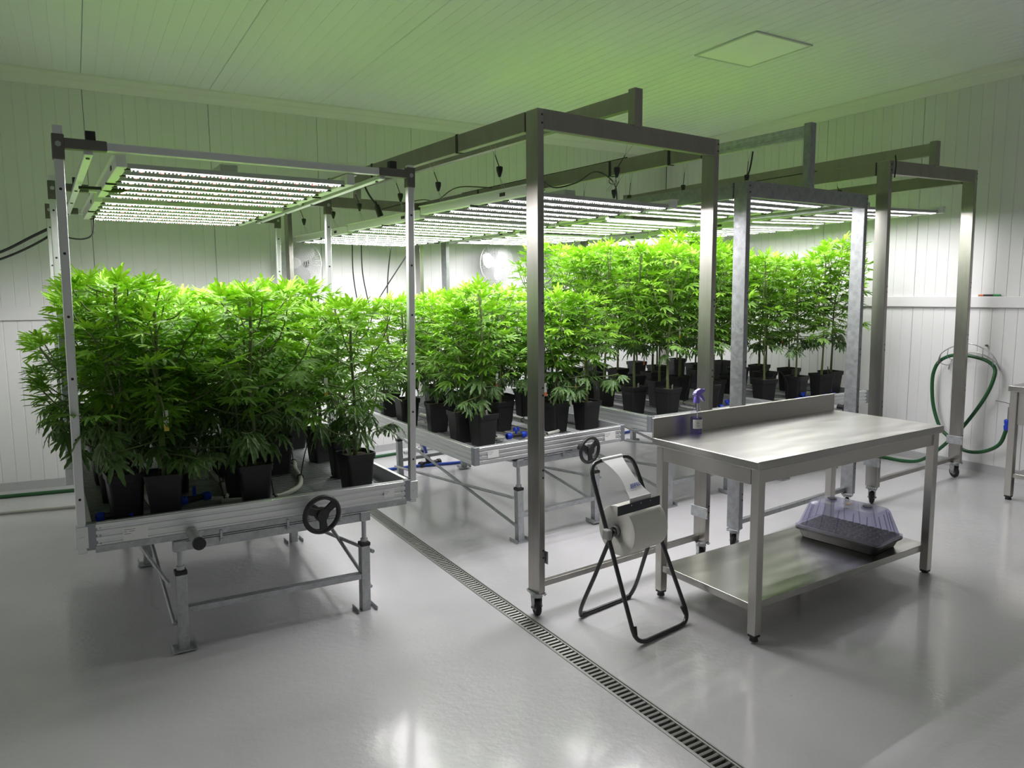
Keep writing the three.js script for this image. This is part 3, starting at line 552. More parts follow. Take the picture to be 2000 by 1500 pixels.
const ordinal = ['first', 'second', 'third', 'fourth', 'fifth', 'sixth', 'seventh'];
const benchName = { A: 'the leftmost bench', B: 'the bench right of the drain', C: 'the bench behind the work table', D: 'the rightmost bench' };
function plant(k, near, x, z, turn, s, label, world, extra) {
  const set = VAR[k][near ? 'near' : 'far'], v = set[Math.floor(rnd() * set.length)], o = v.o.clone(); o.name = numbered('cannabis_plant'); if (near) nLeaves += v.n;
  scene.add(o); const p = onBench(k, x, z); o.position.copy(p); o.rotation.y = turn; o.scale.set(1, 1, 1);
  for (const c of o.children) if (!['pot', 'soil'].includes(c.name)) { c.scale.multiplyScalar(s); c.position.multiplyScalar(s); c.position.y += 0.205 * (1 - s); }
  if (extra) { const tg = new THREE.Group(); tg.name = 'plant_tag'; tg.position.set(...extra.at); tg.rotation.y = extra.turn - turn; o.add(tg);
    for (const [n, g, m] of [['tag_strip', TAGG[0], M.tagWhite], ['tag_end', TAGG[1], extra.color]]) { const q = new THREE.Mesh(g, m); q.name = n; q.castShadow = q.receiveShadow = true; tg.add(q); } }
  if (extra?.stick) { const q = new THREE.Mesh(TAGG[2], M.tagWhite); q.name = 'pot_stick'; q.position.set(-0.03, 0.205, 0.02); q.rotation.y = -turn; q.castShadow = q.receiveShadow = true; o.add(q); }
  return tag(o, label, 'plant', 'potted cannabis plants on ' + benchName[k]);
}
// world positions of the pots the photograph shows, bench by bench; local = world - bench
function toLocal(k, x, z) { const v = BEN[k].thing.worldToLocal(V(x, 0.9, z)); return [v.x, v.z]; }
const rows = {
  A: [[[0.155, -4.03], [0.325, -3.93], [0.755, -3.93], [1.305, -3.93]], [[0.13, -4.40], [0.42, -4.42], [0.72, -4.20], [1.02, -4.60], [1.36, -4.34]], [[0.10, -4.85], [0.45, -4.85], [0.74, -4.72], [1.06, -4.98], [1.36, -4.82]], [[0.13, -5.32], [0.48, -5.30], [0.90, -5.25], [1.32, -5.35]], [[0.18, -5.80], [0.60, -5.80], [1.0, -5.78], [1.36, -5.85]], [[0.22, -6.25], [0.75, -6.28], [1.3, -6.25]]],
  B: [[[2.43, -4.52], [2.80, -4.92], [3.12, -4.62], [3.34, -4.52]], [[2.36, -4.72], [2.98, -5.20], [3.23, -4.83]], [[2.38, -5.18], [2.68, -5.25], [3.30, -5.35]], [[2.28, -5.55], [2.70, -5.70], [3.15, -5.75]], [[2.32, -6.05], [2.80, -6.15], [3.22, -6.25]]],
  C: [[[4.10, -4.44], [4.52, -4.42], [4.80, -4.62]], [[3.95, -4.68], [4.38, -4.85], [4.78, -5.02]], [[3.98, -5.12], [4.45, -5.28], [4.80, -5.42]], [[3.95, -5.36], [4.30, -5.70], [4.72, -5.85]], [[3.90, -5.95], [4.40, -6.20], [4.80, -6.30]]],
  D: [[[5.20, -4.40], [5.60, -4.38], [5.93, -4.36], [6.20, -4.46]], [[5.24, -4.82], [5.66, -4.78], [6.10, -4.86]], [[5.30, -5.30], [5.75, -5.20], [6.12, -5.25]], [[5.25, -5.85], [5.70, -5.75], [6.15, -5.80]], [[5.35, -6.30], [5.95, -6.30]]],
};
const nearRows = { A: 2, B: 2, C: 2, D: 2 };
const tags = { 'A0,0': { at: [0.02, 0.62, 0.15], turn: -0.2, color: M.tagYellow }, 'A0,1': { at: [0.03, 0.55, 0.12], turn: 0.1, color: M.tagYellow }, 'A0,3': { at: [0.0, 0.66, 0.16], turn: 0.2, color: M.tagYellow, stick: true }, 'A1,1': { at: [0, 0.6, 0.15], turn: 0, color: M.tagOrange }, 'A1,4': { at: [0, 0.42, 0.12], turn: 0.3, color: M.tagOrange }, 'B0,0': { at: [0.02, 0.5, 0.14], turn: 0.2, color: M.tagOrange, stick: true }, 'B0,3': { at: [-0.03, 0.42, 0.08], turn: 0.2, color: M.tagYellow }, 'B0,2': { at: [0, 0.38, 0.1], turn: 0, color: M.tagOrange, stick: true }, 'C0,0': { at: [0, 0.72, 0.15], turn: 0.3, color: M.tagYellow, stick: true }, 'C1,0': { at: [0, 0.5, 0.1], turn: 0.3, color: M.tagOrange, stick: true }, 'C0,1': { at: [0, 0.45, 0.1], turn: 0.3, color: M.tagYellow, stick: true }, 'D0,1': { at: [0.02, 0.62, 0.14], turn: 0.3, color: M.tagOrange } };
for (const k of 'ABCD') rows[k].forEach((row, i) => row.forEach(([wx, wz], j) => {
  const [x, z] = toLocal(k, wx, wz), last = j === row.length - 1;
  const which = j === 0 ? 'leftmost' : last ? 'rightmost' : ordinal[j] + ' from the left';
  plant(k, i < nearRows[k], x, z, Math.floor(rr(0, 4)) * Math.PI / 2 + rr(-0.2, 0.2) + BEN[k].turn, rr(0.93, 1.07) * (k === 'A' ? (j ? 1 : 1.02) : 1) * (k === 'D' && last && !i ? 1.08 : 1), `potted cannabis plant, ${which} in ${i ? ordinal[i] : 'front'} row, ${benchName[k].slice(4)}`, true, tags[k + i + ',' + j]);
}));

// ---------------------------------------------------------------- steel work table and what stands on it
const WT = thing('work_table', 'stainless steel work table with a raised back edge and a lower shelf', 'table', [3.545, fl(3.54), -2.71], 1.2 * R, undefined, 0.008);
{ const W = 1.625, D = 0.735, T = 0.916;
  part('table_top', rbox(W, 0.042, D, 0, T - 0.021, 0, 0.005, 2), M.steelTop, WT);
  part('upstand', [rbox(W, 0.112, 0.012, 0, T + 0.052, -D / 2 + 0.006, 0.003, 2), rbox(W, 0.006, 0.022, 0, T + 0.108, -D / 2 + 0.010, 0.002)], M.steel, WT);
  part('apron', rbox(W - 0.10, 0.075, 0.02, 0, T - 0.078, D / 2 - 0.035, 0.002), M.steel, WT);
  part('apron', rbox(W - 0.10, 0.075, 0.02, 0, T - 0.078, -D / 2 + 0.035, 0.002), M.steel, WT);
  for (const s of [-1, 1]) part('apron', rbox(0.02, 0.085, D - 0.13, s * (W / 2 - 0.032), T - 0.083, 0, 0.002), M.steel, WT);
  for (const s of [-1, 1]) for (const f of [-1, 1]) { const l = part('leg', rbox(0.048, T - 0.075, 0.048, s * (W / 2 - 0.046), (T - 0.042 + 0.033) / 2, f * (D / 2 - 0.038), 0.004, 2), M.steel, WT);
    part('foot', [new THREE.CylinderGeometry(0.018, 0.022, 0.02, 20).translate(s * (W / 2 - 0.046), 0.010, f * (D / 2 - 0.038)), rbox(0.044, 0.016, 0.044, s * (W / 2 - 0.046), 0.028, f * (D / 2 - 0.038), 0.004)], M.black, l); }
  part('shelf', [rbox(W - 0.06, 0.04, D - 0.09, 0, 0.168, 0, 0.004, 2)], M.steelShelf, WT);
  const c = part('leg', rbox(0.044, 0.13, 0.044, 0.02, 0.088, -0.02, 0.004, 2), M.steel, WT, 'short middle leg under the shelf');
  part('foot', new THREE.CylinderGeometry(0.018, 0.022, 0.026, 20).translate(0.02, 0.013, -0.02), M.black, c);
  WT.updateMatrixWorld(true);
}
const onTable = (x, y, z) => V(x, y, z).applyMatrix4(WT.matrixWorld);
const lathe = (pts, n = 32) => new THREE.LatheGeometry(pts.map(([a, b]) => new THREE.Vector2(a, b)), n);
{ // spray bottle
  const p = onTable(-0.545, 0.916, -0.295), b = thing('spray_bottle', 'clear spray bottle with purple liquid and purple trigger head on the steel work table', 'spray bottle', p.toArray(), 0.15, undefined, 0.008);
  part('bottle', lathe([[0.0005, 0.001], [0.029, 0.001], [0.0325, 0.005], [0.0325, 0.105], [0.031, 0.122], [0.021, 0.150], [0.0150, 0.168], [0.0135, 0.186]]), M.bottle, b, undefined, true);
  part('liquid', lathe([[0.0005, 0.003], [0.0285, 0.003], [0.0312, 0.006], [0.0312, 0.098], [0.0005, 0.098]]), M.liquid, b, undefined, true);
  part('paper_label', new THREE.CylinderGeometry(0.0331, 0.0331, 0.052, 32, 1, true, -1.5, 3.0).translate(0, 0.062, 0), labelMat(), b, 'white paper label', true);
  part('dip_tube', rod([0.003, 0.185, 0], [0.014, 0.012, 0.004], 0.0022, 8), M.plateWhite, b);
  const h = part('trigger_head', [lathe([[0.0005, 0.180], [0.0165, 0.180], [0.0175, 0.184], [0.0165, 0.203], [0.0125, 0.212], [0.0110, 0.222], [0.0005, 0.222]], 24), extr([[-0.020, 0.236], [-0.012, 0.222], [0.012, 0.218], [0.036, 0.232], [0.052, 0.236], [0.056, 0.246], [0.050, 0.252], [0.026, 0.256], [-0.004, 0.248]], 0.018, 0.003).translate(0, 0, -0.009)], M.purple, b);
  part('trigger', extr([[0.022, 0.236], [0.034, 0.234], [0.050, 0.212], [0.066, 0.190], [0.062, 0.184], [0.046, 0.196], [0.030, 0.212]], 0.012, 0.002).translate(0, 0, -0.006), M.purple, h);
  part('nozzle', new THREE.CylinderGeometry(0.0075, 0.0085, 0.016, 16).rotateZ(Math.PI / 2).translate(0.061, 0.2445, 0), M.purple, h);
  part('lock_tail', rbox(0.022, 0.003, 0.008, -0.026, 0.232, 0, 0.001), M.plateWhite, h);
}
function labelMat() {
  const c = document.createElement('canvas'); c.width = 256; c.height = 128; const q = c.getContext('2d');
  q.fillStyle = '#e4e2de'; q.fillRect(0, 0, 256, 128); q.fillStyle = '#8a8ca0';
  for (const [x, y, w] of [[60, 40, 26], [70, 52, 18], [150, 34, 8], [150, 50, 12], [146, 66, 20], [60, 84, 40], [140, 84, 34]]) q.fillRect(x, y, w, 6);
  const t = new THREE.CanvasTexture(c); t.colorSpace = THREE.SRGBColorSpace; return std({ map: t, roughness: 0.7 });
}
{ // propagator on the lower shelf
  const p = onTable(0.43, 0.188, 0.03), g = thing('seed_propagator', 'black seed tray under a clear plastic dome on the table shelf', 'propagator', p.toArray(), 7 * R, undefined, 0.008);
  const ring = (w, d, y, r = 0.03) => rsquare(w, d, r, y, 5);
  const solid = loft([ring(0.262, 0.46, 0.002), ring(0.29, 0.50, 0.048), ring(0.292, 0.502, 0.05), ring(0.318, 0.53, 0.052), ring(0.32, 0.532, 0.064), ring(0.304, 0.514, 0.066), ring(0.288, 0.498, 0.063), ring(0.270, 0.476, 0.03)], true, true);
  part('tray', solid, M.seedTray, g);
  // cell insert: a grid of sunken plugs
  const cells = []; for (let i = 0; i < 6; i++) for (let k = 0; k < 11; k++) { const x = -0.115 + i * 0.046, z = -0.215 + k * 0.043; cells.push([x, z]); }
  const soilG = metric(clean(new THREE.SphereGeometry(0.017, 10, 6).scale(1, 0.35, 1))), cupG = metric(clean(loft([rsquare(0.042, 0.040, 0.008, 0.084), rsquare(0.036, 0.034, 0.008, 0.084), rsquare(0.032, 0.030, 0.008, 0.075)], false, false)));
  cells.forEach(([x, z]) => { const c = new THREE.Mesh(cupG, M.seedTray); c.name = 'cell'; c.position.set(x, 0, z); g.add(c); const s = new THREE.Mesh(soilG, M.peat); s.name = 'plug'; s.position.set(0, 0.079, 0); c.add(s); c.castShadow = s.castShadow = c.receiveShadow = s.receiveShadow = true; });
  part('cell_sheet', [box(0.29, 0.012, 0.49, 0, 0.071, 0)], M.seedTray, g);
  // dome: thin shell with ribs on its sides
  const rib = (w, d, y, a) => ring(w, d, y, 0.035).map(([x, yy, z], i) => [x, yy, z]);
  const dome = loft([rib(0.322, 0.534, 0.066), rib(0.322, 0.534, 0.078), rib(0.298, 0.508, 0.082), rib(0.222, 0.420, 0.220), rib(0.205, 0.402, 0.232), rib(0.19, 0.388, 0.235)], false, true);
  part('dome', dome, M.dome, g);
  const ribs = []; for (const s of [-1, 1]) { for (const z of [-0.17, -0.09, 0.0, 0.09, 0.17]) ribs.push(bar([s * 0.150, 0.084, z * 1.12], [s * 0.112, 0.218, z], 0.008, 0.004)); for (const x of [-0.06, 0, 0.06]) ribs.push(bar([x * 1.25, 0.084, s * 0.254], [x, 0.218, s * 0.211], 0.008, 0.004)); }
  ribs.forEach((r) => part('dome_rib', r, M.dome, g));
  for (const z of [-0.11, 0.11]) { const v = part('air_vent', new THREE.CylinderGeometry(0.032, 0.034, 0.008, 28).translate(0, 0.240, z), M.dome, g); part('vent_opening', new THREE.CylinderGeometry(0.026, 0.026, 0.003, 24).translate(0.004, 0.2455, z), M.black, v); }
  part('dome_label', box(0.045, 0.001, 0.03, 0.0, 0.2365, 0.0), M.labelPink, g, 'pale pink sticker');
}
// ---------------------------------------------------------------- paper roll stand
{ const s = thing('paper_roll_stand', 'black folding tube stand for paper rolls with a white cover plate', 'roll dispenser', [2.45, fl(2.45), -2.885], 7 * R, undefined, 0.012);
  const w = 0.205, tubeU = (pts) => tube(pts, 0.0115, 120, 10, true);
  const uA = [], uB = [];
  const corner = (c, a, b, r, out) => { for (const k of [0, 0.25, 0.5, 0.75, 1]) { const p = c.clone().addScaledVector(a, r * (1 - k) * (1 - k)).addScaledVector(b, r * k * k); out.push(p); } };
  const loop = (P, r) => { const out = []; for (let i = 0; i < 4; i++) { const c = P[i], a = P[(i + 3) % 4].clone().sub(c).normalize(), b = P[(i + 1) % 4].clone().sub(c).normalize(); corner(c, a, b, r, out); } const cp = new THREE.CurvePath(); for (let i = 0; i < out.length; i++) cp.add(new THREE.LineCurve3(out[i], out[(i + 1) % out.length])); return new THREE.TubeGeometry(cp, 160, 0.0115, 10, true); };
  part('front_frame', loop([V(-w, 0.012, 0.215), V(w, 0.012, 0.215), V(w * 0.78, 0.855, -0.165), V(-w * 0.78, 0.855, -0.165)], 0.075), M.standPaint, s);
  part('rear_frame', tube([[-w * 0.9 + 0.02, 0.53, 0.012], [-w * 0.97 + 0.01, 0.28, -0.09], [-w, 0.06, -0.185], [-w + 0.02, 0.016, -0.204], [-w + 0.07, 0.012, -0.206], [0, 0.012, -0.206], [w - 0.07, 0.012, -0.206], [w - 0.02, 0.016, -0.204], [w, 0.06, -0.185], [w * 0.97 - 0.01, 0.28, -0.09], [w * 0.9 - 0.02, 0.53, 0.012]], 0.0115, 140, 10), M.standPaint, s);
  for (const k of [-1, 1]) { part('hinge_block', rbox(0.032, 0.055, 0.048, k * (w * 0.88 + 0.012), 0.52, 0.0, 0.010, 3), M.pvcGrey, s); part('hinge_collar', new THREE.CylinderGeometry(0.019, 0.019, 0.02, 20).rotateZ(Math.PI / 2).translate(k * (w * 0.88 - 0.022), 0.52, -0.012), M.black, s);
    part('rubber_sleeve', rod([k * (w - 0.052), 0.0125, -0.206], [k * (w - 0.012), 0.018, -0.203], 0.0135, 12), M.black, s);
    part('rubber_sleeve', rod([k * (w - 0.009), 0.05, 0.197], [k * (w - 0.02), 0.09, 0.180], 0.0138, 12), M.black, s); }
  part('axle', rod([-w * 0.88, 0.52, -0.012], [w * 0.88, 0.52, -0.012], 0.0105, 16), M.pvcGrey, s);
  // cover plate: waisted sheet that hangs from the top bar over the roll
  const sh = new THREE.Shape(), n = 20, prof = []; for (let i = 0; i <= n; i++) { const t = i / n, e = Math.abs(t - 0.52) * 2; prof.push([0.050 + 0.029 * Math.pow(e, 1.8), t]); }
  const pos = [], A = V(0, 0.868, -0.168), Bq = V(-0.012, 0.700, 0.060), P = (i, sx, d) => { const [hw, t] = prof[i], q = A.clone().lerp(Bq, t); const bow = 0.010 * Math.sin(Math.PI * Math.min(1, t * 1.2)); return [q.x + sx * hw, q.y + bow * 0.5 - d * 0.8, q.z + bow * 0.7 - d * 0.6]; };
  for (let i = 0; i < n; i++) for (const d of [0, 0.0022]) { const a = P(i, -1, d), b = P(i, 1, d), c = P(i + 1, 1, d), e = P(i + 1, -1, d); d === 0 ? pos.push(...a, ...e, ...c, ...a, ...c, ...b) : pos.push(...a, ...c, ...e, ...a, ...b, ...c); }
  for (let i = 0; i < n; i++) for (const sx of [-1, 1]) { const a = P(i, sx, 0), b = P(i + 1, sx, 0), c = P(i + 1, sx, 0.0022), e = P(i, sx, 0.0022); sx < 0 ? pos.push(...a, ...e, ...c, ...a, ...c, ...b) : pos.push(...a, ...b, ...c, ...a, ...c, ...e); }
  const pg = new THREE.BufferGeometry(); pg.setAttribute('position', new THREE.Float32BufferAttribute(pos, 3)); pg.computeVertexNormals(); pg.setAttribute('uv', new THREE.Float32BufferAttribute(new Float32Array(pos.length / 3 * 2), 2));
  part('cover_plate', [pg, rbox(0.158, 0.042, 0.004, -0.012, 0.681, 0.060, 0.001), new THREE.CylinderGeometry(0.0145, 0.0145, 0.158, 20, 1, true, 0, Math.PI).rotateZ(Math.PI / 2).translate(0, 0.856, -0.165)], M.plateWhite, s);
  const bl = part('cutter_blade', rbox(0.315, 0.050, 0.004, -0.03, 0.655, 0.068, 0.0015), M.blade, s); part('blade_screw', [-0.07, 0, 0.07].map((x) => new THREE.CylinderGeometry(0.004, 0.004, 0.004, 10).rotateX(Math.PI / 2).translate(x - 0.02, 0.668, 0.071)), M.galv, bl);
  // maker's name in slanted blue letters with a stroke below
  const font = await new FontLoader().loadAsync('fonts/droid/droid_sans_bold.typeface.json');
  const tg = new TextGeometry('JOFEL', { font, size: 0.020, depth: 0.0008, curveSegments: 4 }); tg.computeBoundingBox(); tg.applyMatrix4(new THREE.Matrix4().makeShear(0, 0.0, 0.25, 0, 0, 0));
  const nrm = V(0, 0.273, 0.196).normalize();
  const lm = part('printed_name', [tg.translate(-0.036, 0, 0), box(0.05, 0.0022, 0.0008, -0.026, -0.006, 0.0004)], M.inkBlue, s);
  lm.position.set(0.002, 0.741, 0.0145); lm.rotation.set(-Math.atan2(0.228, 0.168), 0, 0);
  s.updateMatrixWorld(true);
  // the roll hangs on the axle
  const c = V(0.012, 0.52, -0.012).applyMatrix4(s.matrixWorld), roll = thing('paper_roll', 'large white industrial paper roll hanging on the black tube stand', 'paper roll', c.toArray(), 7 * R, undefined, 0.012);
  const ring = lathe([[0.030, -0.125], [0.128, -0.125], [0.1305, -0.122], [0.1305, 0.122], [0.128, 0.125], [0.030, 0.125], [0.030, -0.125]], 72).rotateZ(Math.PI / 2);
  part('paper', ring, M.paper, roll);
  part('core', lathe([[0.023, -0.122], [0.0302, -0.122], [0.0302, 0.122], [0.023, 0.122], [0.023, -0.122]], 40).rotateZ(Math.PI / 2), M.core, roll);
  part('core_holder', [-1, 1].map((k) => lathe([[0.014, -0.02], [0.026, -0.02], [0.028, 0.02], [0.024, 0.02], [0.012, -0.012], [0.014, -0.02]], 32).rotateZ(-k * Math.PI / 2).translate(k * 0.125, 0, 0)), M.wheelGrey, roll);
}
// ---------------------------------------------------------------- steel side table at the right edge
{ const t = thing('side_table', 'stainless steel side table cut off by the right edge, against the wall', 'table', [6.52, fl(6.4), -2.34], 0, undefined, 0.02);
  part('table_top', rbox(0.62, 0.045, 1.10, 0, 0.888, 0, 0.005, 2), M.steelTop, t);
  part('side_panel', rbox(0.012, 0.26, 0.98, -0.27, 0.735, 0, 0.002), M.steel, t);
  part('side_panel', rbox(0.54, 0.26, 0.012, 0, 0.735, -0.51, 0.002), M.steel, t);
  for (const s of [-1, 1]) for (const f of [-1, 1]) { const l = part('leg', rbox(0.05, 0.84, 0.05, s * 0.27, 0.455, f * 0.515, 0.004, 2), M.steel, t); part('foot', [new THREE.CylinderGeometry(0.019, 0.023, 0.022, 20).translate(s * 0.27, 0.012, f * 0.515), rbox(0.046, 0.016, 0.046, s * 0.27, 0.03, f * 0.515, 0.004)], M.black, l); }
  part('shelf', rbox(0.56, 0.035, 1.0, 0, 0.20, 0, 0.004, 2), M.steelShelf, t);
}
// ---------------------------------------------------------------- hoses, hanger, fans, pen
{ const X = 6.735, h = thing('wall_hose', 'dark green water hose looped over the wire hanger on the right wall', 'hose', [6.7, fl(6.7), -3.4]);
  const pts = [[X, 0.585, -3.13], [X, 0.445, -3.175], [X, 0.37, -3.269], [X, 0.334, -3.386], [X, 0.341, -3.478], [X, 0.385, -3.543], [X, 0.448, -3.62], [X, 0.5, -3.679], [X, 0.689, -3.756], [X, 0.876, -3.782], [X, 1.01, -3.777], [X - 0.01, 1.113, -3.727], [X - 0.015, 1.17, -3.635], [X - 0.015, 1.186, -3.543], [X - 0.015, 1.176, -3.421], [X - 0.01, 1.144, -3.31], [X, 1.087, -3.257], [X - 0.02, 0.994, -3.254], [X - 0.03, 0.842, -3.302], [X - 0.035, 0.592, -3.442], [X - 0.03, 0.429, -3.564], [X - 0.02, 0.257, -3.729], [X - 0.02, 0.165, -3.86], [X - 0.02, 0.139, -4.0], [X - 0.03, 0.138, -4.2], [6.66, 0.137, -4.5], [6.68, 0.138, -5.2], [6.62, 0.136, -6.2], [6.60, 0.136, -7.2]];
  part('hose', tube(pts.map(([x, y, z]) => [x - 6.7, y - fl(6.7), z + 3.4]), 0.0155, 220, 12), M.greenHose, h);
  const v = part('hose_connector', [lathe([[0.016, -0.05], [0.024, -0.045], [0.026, -0.01], [0.019, 0.0], [0.024, 0.008], [0.026, 0.035], [0.018, 0.045], [0.0005, 0.045]], 24).translate(X - 6.7, 0.62 - fl(6.7), 0.272)], M.blue, h, 'blue hose connector');
  const w = thing('wall_tap', 'small metal ball tap with a lever on the right wall beside the side table', 'tap', [6.78, 0.70, -3.12]);
  part('tap_body', [rod([0.05, 0.06, 0], [-0.045, 0.06, 0], 0.013, 16), rod([-0.04, 0.07, 0], [-0.04, -0.05, 0], 0.014, 16)], M.wire, w);
  part('lever', [rod([-0.04, 0.07, 0], [-0.04, 0.10, 0], 0.006, 10), bar([-0.04, 0.10, 0.0], [-0.05, 0.115, -0.11], 0.012, 0.004)], M.clamp, w);
  const k = thing('hose_hanger', 'curved steel wire hose hanger screwed to the right wall', 'hose hanger', [6.82, 1.1, -3.47]);
  const arc = (x, dy, s) => [[-3.726, 1.094], [-3.704, 1.18], [-3.64, 1.235], [-3.549, 1.277], [-3.455, 1.291], [-3.347, 1.257], [-3.26, 1.197], [-3.219, 1.125]].map(([z, y]) => [x, (y - 1.1) * s + dy, (z + 3.47) * s]);
  part('outer_wire', tube(arc(-0.12, 0, 1), 0.0045, 60, 8), M.wire, k);
  part('inner_wire', tube(arc(-0.005, -0.055, 0.86), 0.0045, 60, 8), M.wire, k);
  for (const i of [1, 2, 3, 5, 6]) { const a = arc(-0.12, 0, 1)[i], b = arc(-0.005, -0.055, 0.86)[i]; part('cross_wire', tube([a, [a[0], a[1] - 0.07, a[2]], [b[0] - 0.03, b[1] - 0.03, b[2]], b], 0.0035, 24, 6), M.wire, k); }
  part('mount_screw', new THREE.CylinderGeometry(0.009, 0.009, 0.02, 12).rotateZ(Math.PI / 2).translate(-0.002, 0.175, 0.09), M.clamp, k);
}
{ const p = thing('marker_pen', 'green and black marker pen lying on the white wall rail', 'pen', [X1 - 0.018, 1.710, -3.40], 0.04);
  const len = (a, b, r, r2) => new THREE.CylinderGeometry(r2 ?? r, r, b - a, 16).rotateX(Math.PI / 2).translate(0, 0, (a + b) / 2);
  part('barrel', len(-0.03, 0.05, 0.0085), M.black, p); part('cap', [len(0.05, 0.105, 0.0095, 0.0085)], M.penGreen, p, 'green cap'); part('end_plug', len(-0.07, -0.03, 0.008), M.tagOrange, p, 'reddish end'); }
function fan(label, x, y, z, turn, tilt) {
  const f = thing('wall_fan', label, 'fan', [x, y, z], turn), r = 0.235, cage = [], q = tilt;
  const wireRing = (rad, zz, t) => new THREE.TorusGeometry(rad, t, 6, 48).translate(0, 0, zz);
  for (let k = 0; k < 9; k++) { const rad = 0.06 + k * (r - 0.06) / 9; cage.push(wireRing(rad, 0.075 - 0.05 * (rad / r) ** 2, 0.0016)); }
  for (let k = 0; k < 60; k++) { const a = k * Math.PI / 30, c = Math.cos(a), s = Math.sin(a); cage.push(tube([[0.05 * c, 0.05 * s, 0.076], [r * 0.7 * c, r * 0.7 * s, 0.052], [r * c, r * s, 0.0], [r * 0.7 * c, r * 0.7 * s, -0.05], [0.07 * c, 0.07 * s, -0.06]], 0.0015, 8, 4)); }
  const head = new THREE.Group(); head.name = 'fan_head'; head.rotation.x = q; f.add(head);
  part('cage', cage, M.fan, head).userData.kind = 'stuff';
  part('rim', wireRing(r, 0, 0.005), M.fan, head);
  part('badge', [new THREE.CylinderGeometry(0.05, 0.052, 0.01, 32).rotateX(Math.PI / 2).translate(0, 0, 0.076)], M.fan, head);
  for (let k = 0; k < 3; k++) { const sh = new THREE.Shape(); sh.moveTo(0.03, -0.02); sh.bezierCurveTo(0.09, -0.09, 0.18, -0.11, 0.205, -0.04); sh.bezierCurveTo(0.215, 0.04, 0.16, 0.10, 0.10, 0.075); sh.bezierCurveTo(0.07, 0.05, 0.04, 0.04, 0.03, 0.02);
    const g = new THREE.ExtrudeGeometry(sh, { depth: 0.004, bevelEnabled: true, bevelSize: 0.001, bevelThickness: 0.001, bevelSegments: 1, curveSegments: 14 }); const P = g.attributes.position; for (let i = 0; i < P.count; i++) P.setZ(i, P.getZ(i) + 0.28 * P.getY(i) * (0.4 + P.getX(i))); g.computeVertexNormals();
    part('blade', g.rotateZ(k * 2.094 + 0.9), M.fan, head); }
  part('hub', new THREE.CylinderGeometry(0.034, 0.040, 0.045, 28).rotateX(Math.PI / 2).translate(0, 0, 0.012), M.fan, head);
  part('motor', lathe([[0.0005, -0.16], [0.05, -0.155], [0.06, -0.12], [0.058, -0.06], [0.0005, -0.06]], 28).rotateX(Math.PI / 2).scale(1, 1, -1).translate(0, 0, -0.22), M.fan, head);
  part('wall_arm', [rbox(0.05, 0.05, 0.16, 0, -0.03, -0.14, 0.01, 2)], M.fan, f);
  return f;
}
fan('white wall fan facing left on the back wall, behind the aluminium lamp posts', 1.90, 2.06, -7.30, -0.62, 0.05);
fan('white wall fan in the middle of the back wall, above the green tops', 4.13, 2.10, -7.30, 0.18, 0.05);
fan('white wall fan on the right wall, nearly hidden behind tall plants', 6.62, 2.06, -6.05, -1.35, 0.0);

// water lines on the floor behind the benches
{ const a = thing('floor_hose', 'long green hose lying on the floor along the back wall', 'hose', [0.4, fl(0.4), -7.32]);
  const pts = []; for (let x = -1.3; x <= 3.05; x += 0.3) pts.push([x - 0.4, fl(x) - fl(0.4) + 0.017, 0.035 * Math.sin(x * 1.3) + (x < 0 ? 0 : 0)]); part('hose', tube(pts, 0.016, 120, 10), M.greenHose, a);
  const b = thing('water_pipe', 'thin white pipe lying on the floor behind the leftmost bench', 'pipe', [-0.6, fl(-0.6), -6.80]);
  part('pipe', tube([[-0.75, fl(-1.35) - fl(-0.6) + 0.013, -0.06], [-0.4, fl(-1.0) - fl(-0.6) + 0.013, -0.02], [0, 0.013, 0], [0.5, fl(-0.1) - fl(-0.6) + 0.013, 0.05], [1.4, fl(0.8) - fl(-0.6) + 0.013, 0.12], [2.2, fl(1.6) - fl(-0.6) + 0.013, 0.02]], 0.012, 80, 10), M.whitePipe, b);
  const c = thing('supply_hose', 'blue water hose on the floor behind the bench right of the drain', 'hose', [3.0, fl(3.0), -6.66]);
  const F = (x, z) => [x - 3.0, fl(x) - fl(3.0) + 0.016, z + 6.66];
  part('hose', tube([F(2.15, -6.80), F(2.47, -6.74), F(2.8, -6.70), F(3.33, -6.55), F(3.87, -6.54), F(4.6, -6.60), F(5.6, -6.69), F(6.3, -6.8)], 0.0155, 120, 10), M.blueHose, c);
  part('riser', tube([[-0.02, 0.02, -0.03], [-0.09, 0.20, 0.02], [-0.17, 0.42, 0.05], [-0.20, 0.60, 0.05]], 0.0155, 30, 10), M.blueHose, c);
  part('tee_fitting', [rod([-0.12, 0.02, -0.02], [0.10, 0.02, -0.055], 0.026, 16), rod([-0.02, 0.02, -0.03], [-0.05, 0.10, -0.01], 0.026, 16), rod([-0.13, 0.02, -0.018], [-0.10, 0.02, -0.025], 0.033, 16), rod([0.08, 0.02, -0.05], [0.11, 0.02, -0.055], 0.033, 16)], M.black, c);
  const d = thing('grey_pipe', 'grey plastic pipe with cable ties along the back wall base', 'pipe', [3.2, fl(3.2), -7.28]);
  part('pipe', tube([[-0.25, 0.02, -0.01], [0.1, 0.03, 0], [0.6, fl(3.8) - fl(3.2) + 0.03, 0.03], [1.6, fl(4.8) - fl(3.2) + 0.03, 0.0]], 0.017, 40, 10), M.pvcGrey, d);
  part('cable_tie', [new THREE.TorusGeometry(0.0195, 0.0025, 6, 20).rotateY(Math.PI / 2).translate(0.2, 0.032, 0.005), rod([0.2, 0.05, 0.01], [0.22, 0.085, 0.03], 0.002, 5)], M.black, d);
}
